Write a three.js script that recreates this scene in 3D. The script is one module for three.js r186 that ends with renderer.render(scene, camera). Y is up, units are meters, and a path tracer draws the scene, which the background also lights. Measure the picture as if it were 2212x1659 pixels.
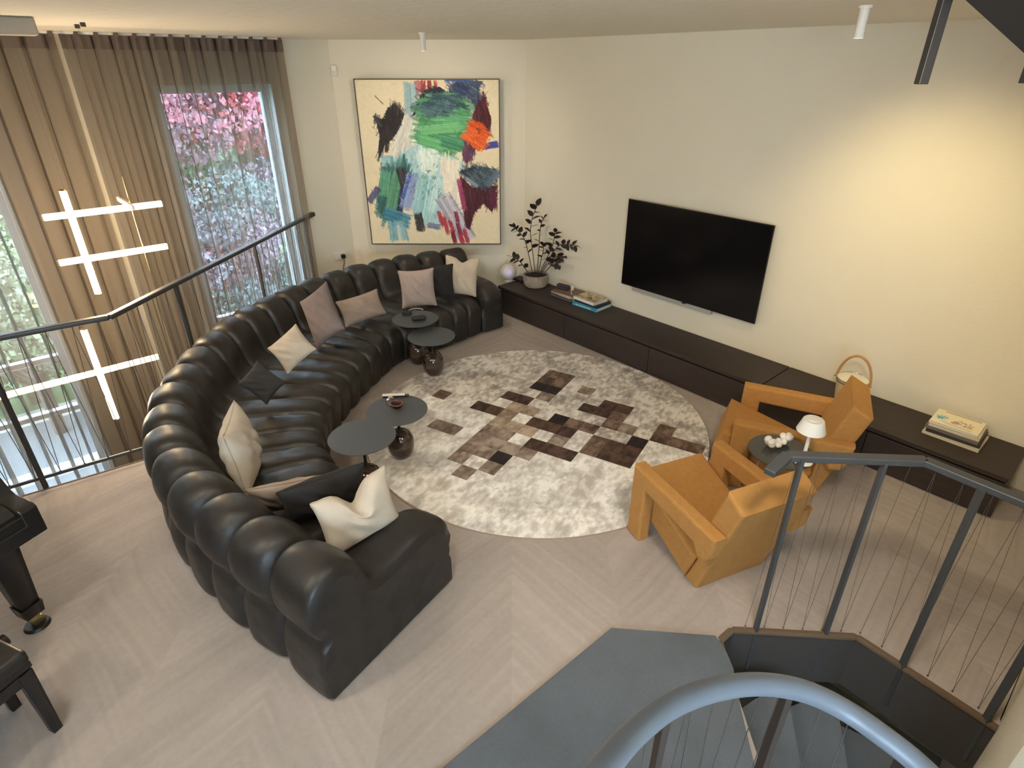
import * as THREE from 'three';
import { RoundedBoxGeometry } from 'three/addons/geometries/RoundedBoxGeometry.js';
import { mergeGeometries, mergeVertices, toCreasedNormals } from 'three/addons/utils/BufferGeometryUtils.js';

// ---------------------------------------------------------------- camera, sky, exposure
const EYE = 2.55, FOCAL = 1276, TILT = Math.atan(0.536);
const scene = new THREE.Scene();
const camera = new THREE.PerspectiveCamera(2 * Math.atan(829.5 / FOCAL) * 180 / Math.PI, 2212 / 1659, 0.05, 200);
camera.position.set(0, EYE, 0);
camera.rotation.set(-TILT, 0, 0);
scene.add(camera);
const SKY = new THREE.Color().setRGB(0.66, 0.83, 1.0);
scene.background = SKY;
scene.backgroundIntensity = 21;
const renderer = new THREE.WebGLRenderer();
renderer.toneMapping = THREE.LinearToneMapping;
renderer.toneMappingExposure = 0.97;
renderer.shadowMap.enabled = true;
const WARM = new THREE.Color().setRGB(1.0, 0.87, 0.68);
const GLOW = new THREE.Color().setRGB(1.0, 0.76, 0.48);

// ---------------------------------------------------------------- helpers
const V3 = THREE.Vector3;
const ct = Math.cos(TILT), st = Math.sin(TILT);
function ray(u, v) { const x = (u - 1106) / FOCAL, y = -(v - 829.5) / FOCAL; return [x, y * ct - st, ct + y * st]; }
const V = (X, Z, h = 0) => new V3(X, h, -Z);                        // plan position: X right, Z away from the stairs
function at(u, v, h = 0) { const r = ray(u, v), t = (h - EYE) / r[1]; return V(r[0] * t, r[2] * t, h); }
function onPlane(u, v, P, n) {                                       // n = plan normal [nx, nz], P = plan point
  const r = ray(u, v), t = (P[0] * n[0] + P[1] * n[1]) / (r[0] * n[0] + r[2] * n[1]);
  return V(r[0] * t, r[2] * t, EYE + r[1] * t);
}
function rngOf(seed) { let a = seed >>> 0; return () => { a = (a + 0x6D2B79F5) >>> 0; let t = a; t = Math.imul(t ^ (t >>> 15), t | 1); t ^= t + Math.imul(t ^ (t >>> 7), t | 61); return ((t ^ (t >>> 14)) >>> 0) / 4294967296; }; }
const lerp = (a, b, t) => a + (b - a) * t, clamp = (x, a = 0, b = 1) => Math.min(b, Math.max(a, x));
const smooth = (a, b, x) => { const t = clamp((x - a) / (b - a)); return t * t * (3 - 2 * t); };
function hash(i, j, s) { let h = Math.imul(i, 374761393) + Math.imul(j, 668265263) + Math.imul(s, 362437); h = Math.imul(h ^ (h >>> 13), 1274126177); return ((h ^ (h >>> 16)) >>> 0) / 4294967296; }
function noise(x, y, s, px, py = px) {                               // value noise with period px, py
  const i = Math.floor(x), j = Math.floor(y), fx = x - i, fy = y - j, a = fx * fx * (3 - 2 * fx), b = fy * fy * (3 - 2 * fy);
  const m = (k, p) => ((k % p) + p) % p, g = (p, q) => hash(m(p, px), m(q, py), s);
  return lerp(lerp(g(i, j), g(i + 1, j), a), lerp(g(i, j + 1), g(i + 1, j + 1), a), b);
}
function fbm(x, y, s, p, oct = 4) { let v = 0, w = 0.5, f = 1, t = 0; for (let o = 0; o < oct; o++) { v += w * noise(x * f, y * f, s + o * 17, p * f); t += w; w *= 0.5; f *= 2; } return v / t; }
function tex(n, fn, srgb = false, repeat = 1) {                       // fn(u, v) -> [r, g, b] in 0..1
  const d = new Uint8Array(n * n * 4);
  for (let j = 0; j < n; j++) for (let i = 0; i < n; i++) { const c = fn(i / n, j / n), k = (j * n + i) * 4; for (let q = 0; q < 3; q++) d[k + q] = clamp(c[q]) * 255; d[k + 3] = 255; }
  const t = new THREE.DataTexture(d, n, n); t.wrapS = t.wrapT = THREE.RepeatWrapping; t.magFilter = THREE.LinearFilter; t.minFilter = THREE.LinearMipmapLinearFilter; t.generateMipmaps = true;
  if (srgb) t.colorSpace = THREE.SRGBColorSpace; t.repeat.set(repeat, repeat); t.needsUpdate = true; return t;
}
const grey = (v) => [v, v, v];
const rgb = (r, g, b) => new THREE.Color().setRGB(r, g, b);
const names = new Map();
function numbered(n) { const k = names.get(n) ?? 0; names.set(n, k + 1); return k ? n + '_' + String(k).padStart(3, '0') : n; }
function tag(o, label, category, group) { o.userData.label = label; o.userData.category = category; if (group) o.userData.group = group; return o; }
function thing(name, label, category, pos = new V3(), turn = 0, group) { const o = new THREE.Group(); o.name = numbered(name); o.position.copy(pos); o.rotation.y = turn; tag(o, label, category, group); scene.add(o); return o; }
function part(parent, name, geo, mat, label) { const m = new THREE.Mesh(geo, mat); m.name = name; m.castShadow = m.receiveShadow = true; if (label) m.userData.label = label; parent.add(m); return m; }
function solo(name, label, category, geo, mat, pos = new V3(), group) { const m = part(scene, numbered(name), geo, mat); m.position.copy(pos); tag(m, label, category, group); return m; }
function struct(name, label, geo, mat, category) { const m = part(scene, numbered(name), geo, mat); m.userData.kind = 'structure'; m.userData.label = label; m.userData.category = category ?? name.split('_')[0]; return m; }
// world-space parts under a group that stands at a base point
function local(g, geo) { const p = g.position; return geo.translate(-p.x, -p.y, -p.z); }
function planUV(geo, s = 1) { const p = geo.attributes.position, uv = new Float32Array(p.count * 2); for (let i = 0; i < p.count; i++) { uv[2 * i] = p.getX(i) * s; uv[2 * i + 1] = p.getZ(i) * s; } geo.setAttribute('uv', new THREE.BufferAttribute(uv, 2)); return geo; }
function boxUV(geo) { // metre uv by dominant normal
  const g = geo.index ? geo.toNonIndexed() : geo; const p = g.attributes.position, n = g.attributes.normal, uv = new Float32Array(p.count * 2);
  for (let i = 0; i < p.count; i++) { const ax = Math.abs(n.getX(i)), ay = Math.abs(n.getY(i)), az = Math.abs(n.getZ(i)); const a = ay >= ax && ay >= az ? [p.getX(i), p.getZ(i)] : ax > az ? [p.getZ(i), p.getY(i)] : [p.getX(i), p.getY(i)]; uv[2 * i] = a[0]; uv[2 * i + 1] = a[1]; }
  g.setAttribute('uv', new THREE.BufferAttribute(uv, 2)); return g;
}
const rbox = (w, h, d, r = 0.004, s = 2) => new RoundedBoxGeometry(w, h, d, s, Math.min(r, w / 2.01, h / 2.01, d / 2.01));
function orient(geo, p, q, up = new V3(0, 1, 0)) {                     // geometry along +Z (0..1 scaled already) moved to run p -> q
  const z = q.clone().sub(p).normalize(); let u = up.clone(); if (Math.abs(z.dot(u)) > 0.98) u = new V3(1, 0, 0);
  const x = u.clone().cross(z).normalize(), y = z.clone().cross(x);
  return geo.applyMatrix4(new THREE.Matrix4().makeBasis(x, y, z).setPosition(p.clone().add(q).multiplyScalar(0.5)));
}
const bar = (p, q, w, h, r = 0.003, up) => orient(rbox(w, h, p.distanceTo(q), r), p, q, up);
const rod = (p, q, r, seg = 6) => orient(new THREE.CylinderGeometry(r, r, p.distanceTo(q), seg).rotateX(Math.PI / 2), p, q);
const cyl = (r0, r1, h, seg = 32, open = false) => new THREE.CylinderGeometry(r0, r1, h, seg, 1, open);
function tube(pts, r, seg = 48, rad = 8, closed = false) { return new THREE.TubeGeometry(new THREE.CatmullRomCurve3(pts, closed, 'centripetal'), seg, r, rad, closed); }
function lathe(pts, seg = 40) { return new THREE.LatheGeometry(pts.map(([r, y]) => new THREE.Vector2(r, y)), seg); }
function shapeOf(pts) { const s = new THREE.Shape(); pts.forEach(([x, y], i) => i ? s.lineTo(x, y) : s.moveTo(x, y)); s.closePath(); return s; }
function extr(pts, depth, bevel = 0.008, holes) { // outline in XY, thickness along +Z from 0 to depth, bevel kept inside
  const s = Array.isArray(pts) ? shapeOf(pts) : pts; if (holes) for (const h of holes) s.holes.push(new THREE.Path(h.map(([x, y]) => new THREE.Vector2(x, y))));
  return new THREE.ExtrudeGeometry(s, { depth: depth - 2 * bevel, bevelEnabled: bevel > 0, bevelSize: bevel, bevelThickness: bevel, bevelOffset: -bevel, bevelSegments: 2, curveSegments: 24 }).translate(0, 0, bevel);
}
function slab(plan, y0, y1, holes) { // plan outline [[X, Z]...] extruded from y0 up to y1
  return extr(plan.map(([x, z]) => [x, z]), y1 - y0, 0, holes).rotateX(-Math.PI / 2).translate(0, y0, 0);
}

// ---------------------------------------------------------------- materials
const std = (o) => new THREE.MeshStandardMaterial({ roughness: 0.7, ...o });
const phy = (o) => new THREE.MeshPhysicalMaterial({ roughness: 0.5, ...o });
const plasterBump = tex(256, (u, v) => grey(fbm(u * 24, v * 24, 3, 24, 4)));
const fineBump = tex(256, (u, v) => grey(0.5 * noise(u * 128, v * 128, 5, 128) + 0.5 * fbm(u * 32, v * 32, 6, 32, 3)));
const rep = (t, r) => { const c = t.clone(); c.repeat.set(r, r); c.needsUpdate = true; return c; };
const wallTone = tex(256, (u, v) => { const n = fbm(u * 5, v * 5, 11, 5, 4); return grey(0.965 + 0.035 * n); }, false);
const M = {};
M.wall = std({ color: rgb(0.72, 0.665, 0.545), roughness: 0.85, bumpMap: rep(fineBump, 2), bumpScale: 0.0012, map: rep(wallTone, 0.5) });
M.ceiling = std({ color: rgb(0.77, 0.72, 0.62), roughness: 0.9, bumpMap: rep(plasterBump, 0.8), bumpScale: 0.004 });
const floorTex = tex(1024, (u, v) => { // soft pile carpet with brushed chevron tracks
  const f = Math.abs(((u * 4) % 1) - 0.5) * 2, along = v * 4 + f * 0.55, warp = fbm(u * 4, v * 4, 21, 4, 3) * 0.5;
  const track = noise((along + warp) * 6, Math.floor(u * 8), 22, 24, 8), streak = noise((along + warp * 0.5) * 40, u * 12, 23, 160, 12);
  const n = fbm(u * 6, v * 6, 24, 6, 5), fine = noise(u * 256, v * 256, 25, 256);
  return grey(0.86 + 0.12 * (track - 0.5) + 0.1 * (streak - 0.5) + 0.2 * (n - 0.5) + 0.06 * (fine - 0.5));
});
const floorBump = tex(512, (u, v) => grey(0.6 * noise(u * 256, v * 256, 27, 256) + 0.4 * fbm(u * 20, v * 20, 28, 20, 3)));
M.floor = std({ color: rgb(0.435, 0.375, 0.34), roughness: 0.95, map: rep(floorTex, 0.22), bumpMap: rep(floorBump, 3.2), bumpScale: 0.0012, });
M.lowerFloor = std({ color: rgb(0.5, 0.5, 0.48), roughness: 0.25 });
const carpetTone = tex(512, (u, v) => { const n = fbm(u * 5, v * 5, 31, 5, 5), f = noise(u * 200, v * 200, 32, 200); return grey(0.78 + 0.3 * (n - 0.5) + 0.08 * (f - 0.5)); });
M.greyCarpet = std({ color: rgb(0.14, 0.16, 0.185), roughness: 0.95, map: rep(carpetTone, 0.9), bumpMap: rep(floorBump, 3.2), bumpScale: 0.0012 });
M.carpetEdge = std({ color: rgb(0.26, 0.18, 0.11), roughness: 0.95, bumpMap: rep(floorBump, 4), bumpScale: 0.003 });
M.fascia = std({ color: rgb(0.05, 0.045, 0.042), roughness: 0.8 });
M.steel = std({ color: rgb(0.055, 0.056, 0.06), roughness: 0.42, metalness: 0.35 });
M.railGrey = std({ color: rgb(0.07, 0.076, 0.083), roughness: 0.45, metalness: 0.25 });
M.tubeGrey = std({ color: rgb(0.215, 0.245, 0.3), roughness: 0.42, metalness: 0.15 });
M.wire = std({ color: rgb(0.16, 0.155, 0.15), roughness: 0.4, metalness: 0.7 });
const creaseBump = tex(512, (u, v) => { let a = Math.abs(fbm(u * 10, v * 10, 41, 10, 5) - 0.5) * 2; const b = Math.abs(fbm(u * 26 + 3, v * 9, 42, 26, 4) - 0.5) * 2; return grey(clamp(0.25 + 0.9 * Math.pow(a, 0.5) * 0.5 + 0.3 * Math.pow(b, 0.5) + 0.1 * noise(u * 160, v * 160, 43, 160))); });
const leatherRough = tex(256, (u, v) => grey(0.55 + 0.5 * (fbm(u * 8, v * 8, 45, 8, 5) - 0.5)));
M.leather = phy({ color: rgb(0.0155, 0.0135, 0.0125), roughness: 0.9, roughnessMap: rep(leatherRough, 1.5), bumpMap: rep(creaseBump, 1.3), bumpScale: 0.0016, specularIntensity: 0.9, clearcoat: 0.22, clearcoatRoughness: 0.42 });
const woolBump = tex(256, (u, v) => grey(0.5 * noise(u * 120, v * 120, 51, 120) + 0.5 * noise(u * 60, v * 60, 52, 60)));
const woolTone = tex(256, (u, v) => grey(0.9 + 0.16 * (fbm(u * 16, v * 16, 53, 16, 4) - 0.5) + 0.08 * (noise(u * 128, v * 128, 54, 128) - 0.5)));
M.wool = phy({ color: rgb(0.46, 0.225, 0.06), roughness: 0.95, map: rep(woolTone, 3), bumpMap: rep(woolBump, 5), bumpScale: 0.002, sheen: 0.3, sheenRoughness: 0.6, sheenColor: rgb(0.6, 0.35, 0.12) });
const grain = (s, base, amp) => tex(512, (u, v) => { const w = fbm(u * 3, v * 6, s, 6, 3) * 0.06, g = noise((v + w) * 90, u * 4, s + 1, 90, 4), g2 = noise((v + w) * 220, u * 10, s + 2, 220, 10), c = fbm(u * 3, v * 12, s + 3, 12, 3); return grey(base + amp * (0.5 * g + 0.3 * g2 + 0.4 * c - 0.6)); });
M.darkWood = std({ color: rgb(0.04, 0.027, 0.023), roughness: 0.6, map: rep(grain(61, 0.75, 0.5), 1.2), bumpMap: rep(grain(61, 0.5, 0.5), 1.2), bumpScale: 0.0006 });
M.black = std({ color: rgb(0.012, 0.012, 0.013), roughness: 0.45 });
M.blackMatte = std({ color: rgb(0.018, 0.018, 0.02), roughness: 0.75 });
M.piano = std({ color: rgb(0.013, 0.012, 0.012), roughness: 0.3 });
M.screen = phy({ color: rgb(0.004, 0.004, 0.005), roughness: 0.16, specularIntensity: 0.6 });
M.tableTop = std({ color: rgb(0.072, 0.079, 0.09), roughness: 0.5, bumpMap: rep(fineBump, 4), bumpScale: 0.0004 });
const marble = tex(256, (u, v) => { const n = fbm(u * 6, v * 6, 71, 6, 5), k = Math.pow(1 - Math.abs(2 * n - 1), 9); return [0.32 + 0.5 * k + 0.3 * (n - 0.5), 0.24 + 0.4 * k + 0.2 * (n - 0.5), 0.21 + 0.34 * k + 0.18 * (n - 0.5)]; });
M.marble = phy({ color: rgb(0.105, 0.09, 0.082), roughness: 0.14, map: rep(marble, 1), clearcoat: 0.6, clearcoatRoughness: 0.06 });
M.white = std({ color: rgb(0.75, 0.73, 0.68), roughness: 0.5 });
M.whiteFrame = std({ color: rgb(0.72, 0.76, 0.8), roughness: 0.4 });
M.brass = std({ color: rgb(0.42, 0.33, 0.17), roughness: 0.35, metalness: 0.9 });
M.chrome = std({ color: rgb(0.7, 0.7, 0.7), roughness: 0.15, metalness: 1 });
M.pane = phy({ color: rgb(0.96, 0.98, 0.98), roughness: 0, transmission: 1, thickness: 0, ior: 1.45 });
const weave = tex(128, (u, v) => grey(0.5 + 0.25 * Math.sin(u * Math.PI * 2 * 32) * Math.sin(v * Math.PI * 2 * 32) + 0.25 * noise(u * 64, v * 64, 81, 64)));
const clothTone = tex(256, (u, v) => grey(0.93 + 0.14 * (fbm(u * 10, v * 10, 82, 10, 4) - 0.5)));
const cloth = (c, b = 0.0015) => phy({ color: c, roughness: 0.95, map: rep(clothTone, 2), bumpMap: rep(weave, 5), bumpScale: b, sheen: 0.15, sheenRoughness: 0.7, sheenColor: rgb(0.5, 0.5, 0.5) });
M.cream = cloth(rgb(0.54, 0.46, 0.36));
M.creamLight = cloth(rgb(0.54, 0.475, 0.39));
M.mauve = cloth(rgb(0.19, 0.155, 0.152));
M.tan = cloth(rgb(0.36, 0.28, 0.23));
M.pink = cloth(rgb(0.42, 0.335, 0.3));
M.blackCloth = cloth(rgb(0.022, 0.02, 0.02));
M.charcoal = cloth(rgb(0.04, 0.039, 0.04));

// ---------------------------------------------------------------- plan of the room (X, Z)
const CEIL = 2.8, LOW = -2.7, SLAB = 0.3;
const A = [-1.888, 6.997], B = [0.145, 6.997], C = [3.709, 2.957];
const wa = [-0.76, -0.65], wn = [0.65, -0.76];                          // window wall: along (away from the picture wall) and inward
const win = (s, h, d = 0) => V(A[0] + wa[0] * s + wn[0] * d, A[1] + wa[1] * s + wn[1] * d, h);
const WTURN = Math.atan2(wa[1], wa[0]);                                   // local +X along the window wall, +Z outward
const winAt = (u, v, d = 0) => { const p = onPlane(u, v, [A[0] + wn[0] * d, A[1] + wn[1] * d], wn); return [((p.x - A[0] - wn[0] * d) * wa[0] + (-p.z - A[1] - wn[1] * d) * wa[1]), p.y]; };
const tvn = [-0.75, -0.6614], tvd = [0.6614, -0.75];                      // TV wall: inward normal and direction towards the stairs
const tvP = (s, d, h) => V(B[0] + tvd[0] * s + tvn[0] * d, B[1] + tvd[1] * s + tvn[1] * d, h);
const TVTURN = Math.atan2(-(-tvd[1]), tvd[0]);
const tvAt = (u, v, d = 0) => { const p = onPlane(u, v, [B[0] + tvn[0] * d, B[1] + tvn[1] * d], tvn); return [(p.x - B[0]) * tvd[0] + (-p.z - B[1]) * tvd[1], p.y]; };
const RW = [2.165, 1.607], RE = [1.55, 1.06];                              // right-hand wall
const END = 6.2, G = [A[0] + wa[0] * END, A[1] + wa[1] * END];

// floor slab with the window void and the stairwell left open
const VE = [-2.62, 3.63], VW = [-2.26, 6.676];
const fasciaLine = [[1.03, 1.7], [1.05, 2.03], [1.134, 2.096], [1.758, 2.054], [2.144, 1.563]];
const floorPlan = [A, B, C, RW, [2.144, 1.563], [1.758, 2.054], [1.134, 2.096], [1.05, 2.03], [1.03, 1.4], [1.03, -2.6], [-6.7, -2.6], [-6.7, 0.73], VE, VW];
struct('floor', 'beige pile carpet floor with brushed tracks around the round rug', boxUV(slab(floorPlan, -SLAB, 0)), M.floor);
struct('floor', 'pale lower floor seen down the window void', boxUV(slab([[-7.2, -3], [4.6, -3], [4.6, 3.4], [0.1, 7.4], [-2.2, 7.4], [-7.2, 3.1]], LOW - 0.2, LOW)), M.lowerFloor);
struct('ceiling', 'off white textured plaster ceiling', boxUV(slab([[-7.2, -3], [4.6, -3], [4.6, 3.4], [0.1, 7.6], [-2.2, 7.6], [-7.2, 3.1]], CEIL, CEIL + 0.25)), M.ceiling);
function wallSeg(name, label, P, Q, y0, y1, th = 0.25) {                     // thickness lies to the left of P -> Q seen from above in plan (outside)
  const L = Math.hypot(Q[0] - P[0], Q[1] - P[1]);
  const m = struct(name, label, boxUV(new THREE.BoxGeometry(L, y1 - y0, th).translate(L / 2, (y0 + y1) / 2, -th / 2)), M.wall);
  m.position.copy(V(P[0], P[1])); m.rotation.y = Math.atan2(Q[1] - P[1], Q[0] - P[0]);
  return m;
}
wallSeg('wall_back', 'cream wall behind the abstract painting', A, [B[0] + 0.1, B[1]], LOW, CEIL);
wallSeg('wall_television', 'long cream wall behind the television and the low bench', B, C, LOW, CEIL);
wallSeg('wall_stair', 'cream wall beside the stairwell', C, RE, LOW, CEIL);
wallSeg('wall_stair_rear', 'cream wall behind the staircase', RE, [1.55, -2.6], LOW, CEIL);
{ // wall behind the stairs with the window that lights the landing and the rails
  const x0 = -6.7, x1 = 1.55, o = [-1.1, 1.3, 0.95, 2.35];
  const m = struct('wall_front', 'cream wall behind the stairs with a wide window', boxUV(extr([[x0, LOW], [x1, LOW], [x1, CEIL], [x0, CEIL]], 0.25, 0, [[[o[0], o[2]], [o[1], o[2]], [o[1], o[3]], [o[0], o[3]]]])), M.wall); m.position.set(0, 0, 2.6);
  const g = new THREE.Group(); g.name = 'window_3'; g.userData = { kind: 'structure', label: 'wide white framed window behind the stairs', category: 'window' }; g.position.set(0, 0, 2.72); scene.add(g);
  for (const x of [o[0] + 0.03, (o[0] + o[1]) / 2, o[1] - 0.03]) part(g, 'jamb', rbox(0.06, o[3] - o[2], 0.06, 0.005).translate(x, (o[2] + o[3]) / 2, 0), M.whiteFrame);
  for (const y of [o[2] + 0.03, o[3] - 0.03]) part(g, y > 1 ? 'head' : 'sill', rbox(o[1] - o[0] - 0.12, 0.06, 0.06, 0.005).translate((o[0] + o[1]) / 2, y, 0), M.whiteFrame);
  for (const k of [0, 1]) part(g, 'pane', new THREE.BoxGeometry((o[1] - o[0]) / 2 - 0.09, o[3] - o[2] - 0.12, 0.006).translate(lerp(o[0], o[1], 0.25 + 0.5 * k), (o[2] + o[3]) / 2, 0), M.pane);
}
wallSeg('wall_left', 'cream wall beyond the piano', [-6.7, -2.6], [-6.7, 2.9], LOW, CEIL);

// window wall with two tall openings
const [w1R] = winAt(590, 185), [w1L, wTop] = winAt(330, 185), [w2R] = winAt(95, 630), w2L = w2R + 1.25, wBot = LOW + 0.12;
const openings = [[w1R, w1L], [w2R, w2L]];
{
  const g = extr([[-0.05, LOW], [END, LOW], [END, CEIL], [-0.05, CEIL]], 0.34, 0, openings.map(([a, b]) => [[a, wBot], [b, wBot], [b, wTop], [a, wTop]]));
  const m = struct('wall_window', 'cream window wall behind the sheer curtains', boxUV(g), M.wall);
  m.position.copy(win(0, 0)); m.rotation.y = WTURN;
  openings.forEach(([a, b], i) => {
    const o = new THREE.Group(); o.name = 'window_' + (i + 1); o.userData = { kind: 'structure', label: i ? 'tall white framed window facing the lawn, behind the hanging light bars' : 'tall white framed window facing the red maple', category: 'window' };
    o.position.copy(win(0, 0)); o.rotation.y = WTURN; scene.add(o);
    const fw = 0.075, z = 0.2, mid = (wTop + wBot) / 2, hgt = wTop - wBot, wid = b - a;
    for (const x of [a + fw / 2, b - fw / 2]) part(o, 'jamb', rbox(fw, hgt, 0.09, 0.006).translate(x, mid, z), M.whiteFrame);
    for (const y of [wTop - fw / 2, wBot + fw / 2, 0.1, -0.45]) part(o, y > 2 ? 'head' : y < -2 ? 'sill' : 'transom', rbox(wid - 2 * fw, y > 2 || y < -2 ? fw : 0.05, 0.08, 0.006).translate((a + b) / 2, y, z), M.whiteFrame);
    const ys = [wBot + fw, -0.475, 0.075, wTop - fw], tops = [-0.475, 0.075, wTop - fw];
    for (let k = 0; k < 3; k++) part(o, 'pane', new THREE.BoxGeometry(wid - 2 * fw, tops[k] - ys[k] - 0.03, 0.006).translate((a + b) / 2, (tops[k] + ys[k]) / 2, z), M.pane);
    part(o, 'reveal_lining', rbox(0.02, hgt, 0.16, 0.003).translate(a + 0.01, mid, 0.08), M.whiteFrame);
  });
}

// ---------------------------------------------------------------- garden outside
const lawnTone = tex(256, (u, v) => { const n = fbm(u * 12, v * 12, 91, 12, 4); return [0.75 + 0.4 * (n - 0.5), 0.85 + 0.3 * (n - 0.5), 0.7 + 0.4 * (n - 0.5)]; });
M.lawn = std({ color: rgb(0.2, 0.32, 0.17), roughness: 1, map: rep(lawnTone, 0.4) });
M.paving = std({ color: rgb(0.24, 0.25, 0.265), roughness: 0.9, map: rep(wallTone, 0.3) });
const outPt = (s, d) => [A[0] + wa[0] * s - wn[0] * d, A[1] + wa[1] * s - wn[1] * d];
tag(struct('lawn', 'green lawn beyond the window', boxUV(slab([outPt(-40, 5.2), outPt(50, 5.2), outPt(60, 70), outPt(-50, 70)], LOW - 0.25, LOW - 0.06)), M.lawn), 'green lawn beyond the window', 'lawn');
tag(struct('terrace', 'grey paved terrace outside the tall windows', boxUV(slab([outPt(-12, 0.34), outPt(20, 0.34), outPt(20, 5.2), outPt(-12, 5.2)], LOW - 0.25, LOW - 0.04)), M.paving), 'grey paved terrace outside the tall windows', 'terrace');
for (const [d, h, label] of [[5.2, 0.16, 'pale stone kerb between the terrace and the lawn'], [8.6, 0.3, 'low pale garden wall across the lawn'], [3.2, 0.1, 'pale stone step on the terrace']]) {
  const p = outPt(-4, d), q = outPt(14, d); solo('garden_kerb', label, 'kerb', bar(V(p[0], p[1], LOW + h / 2 - 0.05), V(q[0], q[1], LOW + h / 2 - 0.05), 0.22, h, 0.01), M.white);
}
function tree(name, label, category, base, h0, h1, rx, n, leaf, cols, seed, group) {
  const R = rngOf(seed), g = thing(name, label, category, base, 0, group);
  const top = h1 - h0;
  const trunk = [rod(new V3(0, -0.1, 0), new V3(0.05, h0 + top * 0.45, 0.05), 0.09, 8)];
  for (let k = 0; k < 6; k++) { const a = R() * 6.28, y = h0 * 0.7 + R() * top * 0.3; trunk.push(rod(new V3(0.03, y, 0.03), new V3(Math.cos(a) * rx * 0.55, y + top * 0.4, Math.sin(a) * rx * 0.55), 0.03, 6)); }
  part(g, 'trunk', mergeGeometries(trunk), M.bark);
  const q = new THREE.Quaternion(), e = new THREE.Euler(), P = [], Cc = [], I = [], leafP = [[0, -0.5, 0], [0.36, 0, 0.1], [0, 0.5, 0], [-0.36, 0, 0.1]], w = new V3();   // a folded leaf, two triangles
  const blobs = []; for (let k = 0; k < 26; k++) { const a = R() * 6.28, r = Math.sqrt(R()) * rx * 0.78, y = R(); blobs.push([Math.cos(a) * r, h0 + top * (0.15 + 0.72 * y), Math.sin(a) * r, rx * (0.22 + 0.2 * R()), cols[Math.floor(R() * cols.length)], 0.7 + 0.6 * R()]); }
  for (let i = 0; i < n; i++) {
    const b = blobs[Math.floor(R() * blobs.length)], a = R() * 6.28, z = 2 * R() - 1, rr = b[3] * Math.cbrt(0.35 + 0.65 * R()), s = Math.sqrt(1 - z * z);
    e.set(R() * 6.28, R() * 6.28, R() * 6.28); q.setFromEuler(e); const k = leaf * (0.6 + 0.8 * R());
    const cx = b[0] + Math.cos(a) * s * rr, cy = b[1] + z * rr * 0.7, cz = b[2] + Math.sin(a) * s * rr, v = b[5] * (0.75 + 0.5 * R()), o = P.length / 3;
    for (const p of leafP) { w.fromArray(p).multiplyScalar(k).applyQuaternion(q); P.push(cx + w.x, cy + w.y, cz + w.z); Cc.push(b[4][0] * v, b[4][1] * v, b[4][2] * v); }
    I.push(o, o + 1, o + 2, o, o + 2, o + 3);
  }
  const fg = new THREE.BufferGeometry(); fg.setAttribute('position', new THREE.Float32BufferAttribute(P, 3)); fg.setAttribute('color', new THREE.Float32BufferAttribute(Cc, 3)); fg.setIndex(I); fg.computeVertexNormals();
  const mesh = part(g, 'foliage', fg, M.leaf); mesh.userData.kind = 'stuff';
  return g;
}
M.bark = std({ color: rgb(0.12, 0.09, 0.07), roughness: 0.95 });
M.leaf = std({ color: rgb(1, 1, 1), roughness: 0.85, vertexColors: true });
const red = [[0.42, 0.06, 0.085], [0.5, 0.12, 0.13], [0.34, 0.13, 0.17], [0.3, 0.19, 0.24], [0.26, 0.2, 0.24]], green = [[0.06, 0.17, 0.08], [0.1, 0.22, 0.1], [0.05, 0.13, 0.08]], blueG = [[0.12, 0.2, 0.19], [0.16, 0.22, 0.24], [0.2, 0.22, 0.28], [0.24, 0.19, 0.25]], paleG = [[0.28, 0.35, 0.22], [0.34, 0.38, 0.3], [0.2, 0.28, 0.16]];
const gy = LOW - 0.08, gp = (u, v, Z) => { const r = ray(u, v), t = Z / r[2]; return V(r[0] * t, Z, gy); };
tree('maple_tree', 'red leaved maple tree outside the window beside the painting', 'tree', gp(520, 255, 11.5), 3.7, 5.6, 2.1, 20000, 0.095, red, 5);
tree('maple_tree', 'small pinkish maple bush below the red maple crown', 'bush', gp(420, 420, 10.2), 1.6, 3.8, 1.7, 14000, 0.075, [[0.3, 0.15, 0.2], [0.26, 0.2, 0.26], [0.2, 0.22, 0.27], [0.18, 0.24, 0.26]], 6);
tree('garden_tree', 'dark green tree between the two windows, beside the maple', 'tree', gp(350, 270, 11.0), 2.2, 5.6, 1.25, 12000, 0.09, green, 7);
const low = [[480, 520, 10.4, 1.4, 4.0, 1.5, blueG], [570, 480, 11, 1.0, 4.2, 1.5, blueG], [400, 560, 9.0, 0.6, 3.2, 1.2, blueG], [600, 560, 9.0, 0.5, 2.6, 1.0, blueG], [520, 620, 8.2, 0.3, 1.9, 0.9, blueG]];
low.forEach(([u, v, Z, a, b, r, c], i) => tree('garden_shrub', 'grey green shrub under the maple outside the window', 'shrub', gp(u, v, Z), a, b, r, 9000, 0.07, c, 30 + i, 'grey green shrubs under the maple'));
const pale = [[40, 420, 9.5, 1.6, 4.6, 2.2, paleG], [-60, 480, 8.2, 1.0, 3.8, 1.8, paleG], [60, 560, 10.2, 0.5, 2.6, 1.5, [[0.3, 0.44, 0.12], [0.4, 0.52, 0.2]]], [-40, 600, 9.2, 0.3, 2.0, 1.4, green], [20, 330, 13, 2.0, 6.2, 2.6, [[0.34, 0.38, 0.34], [0.24, 0.3, 0.24]]]];
pale.forEach(([u, v, Z, a, b, r, c], i) => tree('garden_shrub', 'pale green tree beyond the lawn outside the far window', 'tree', gp(u, v, Z), a, b, r, 9000, 0.085, c, 50 + i, 'pale green trees beyond the lawn'));
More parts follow.
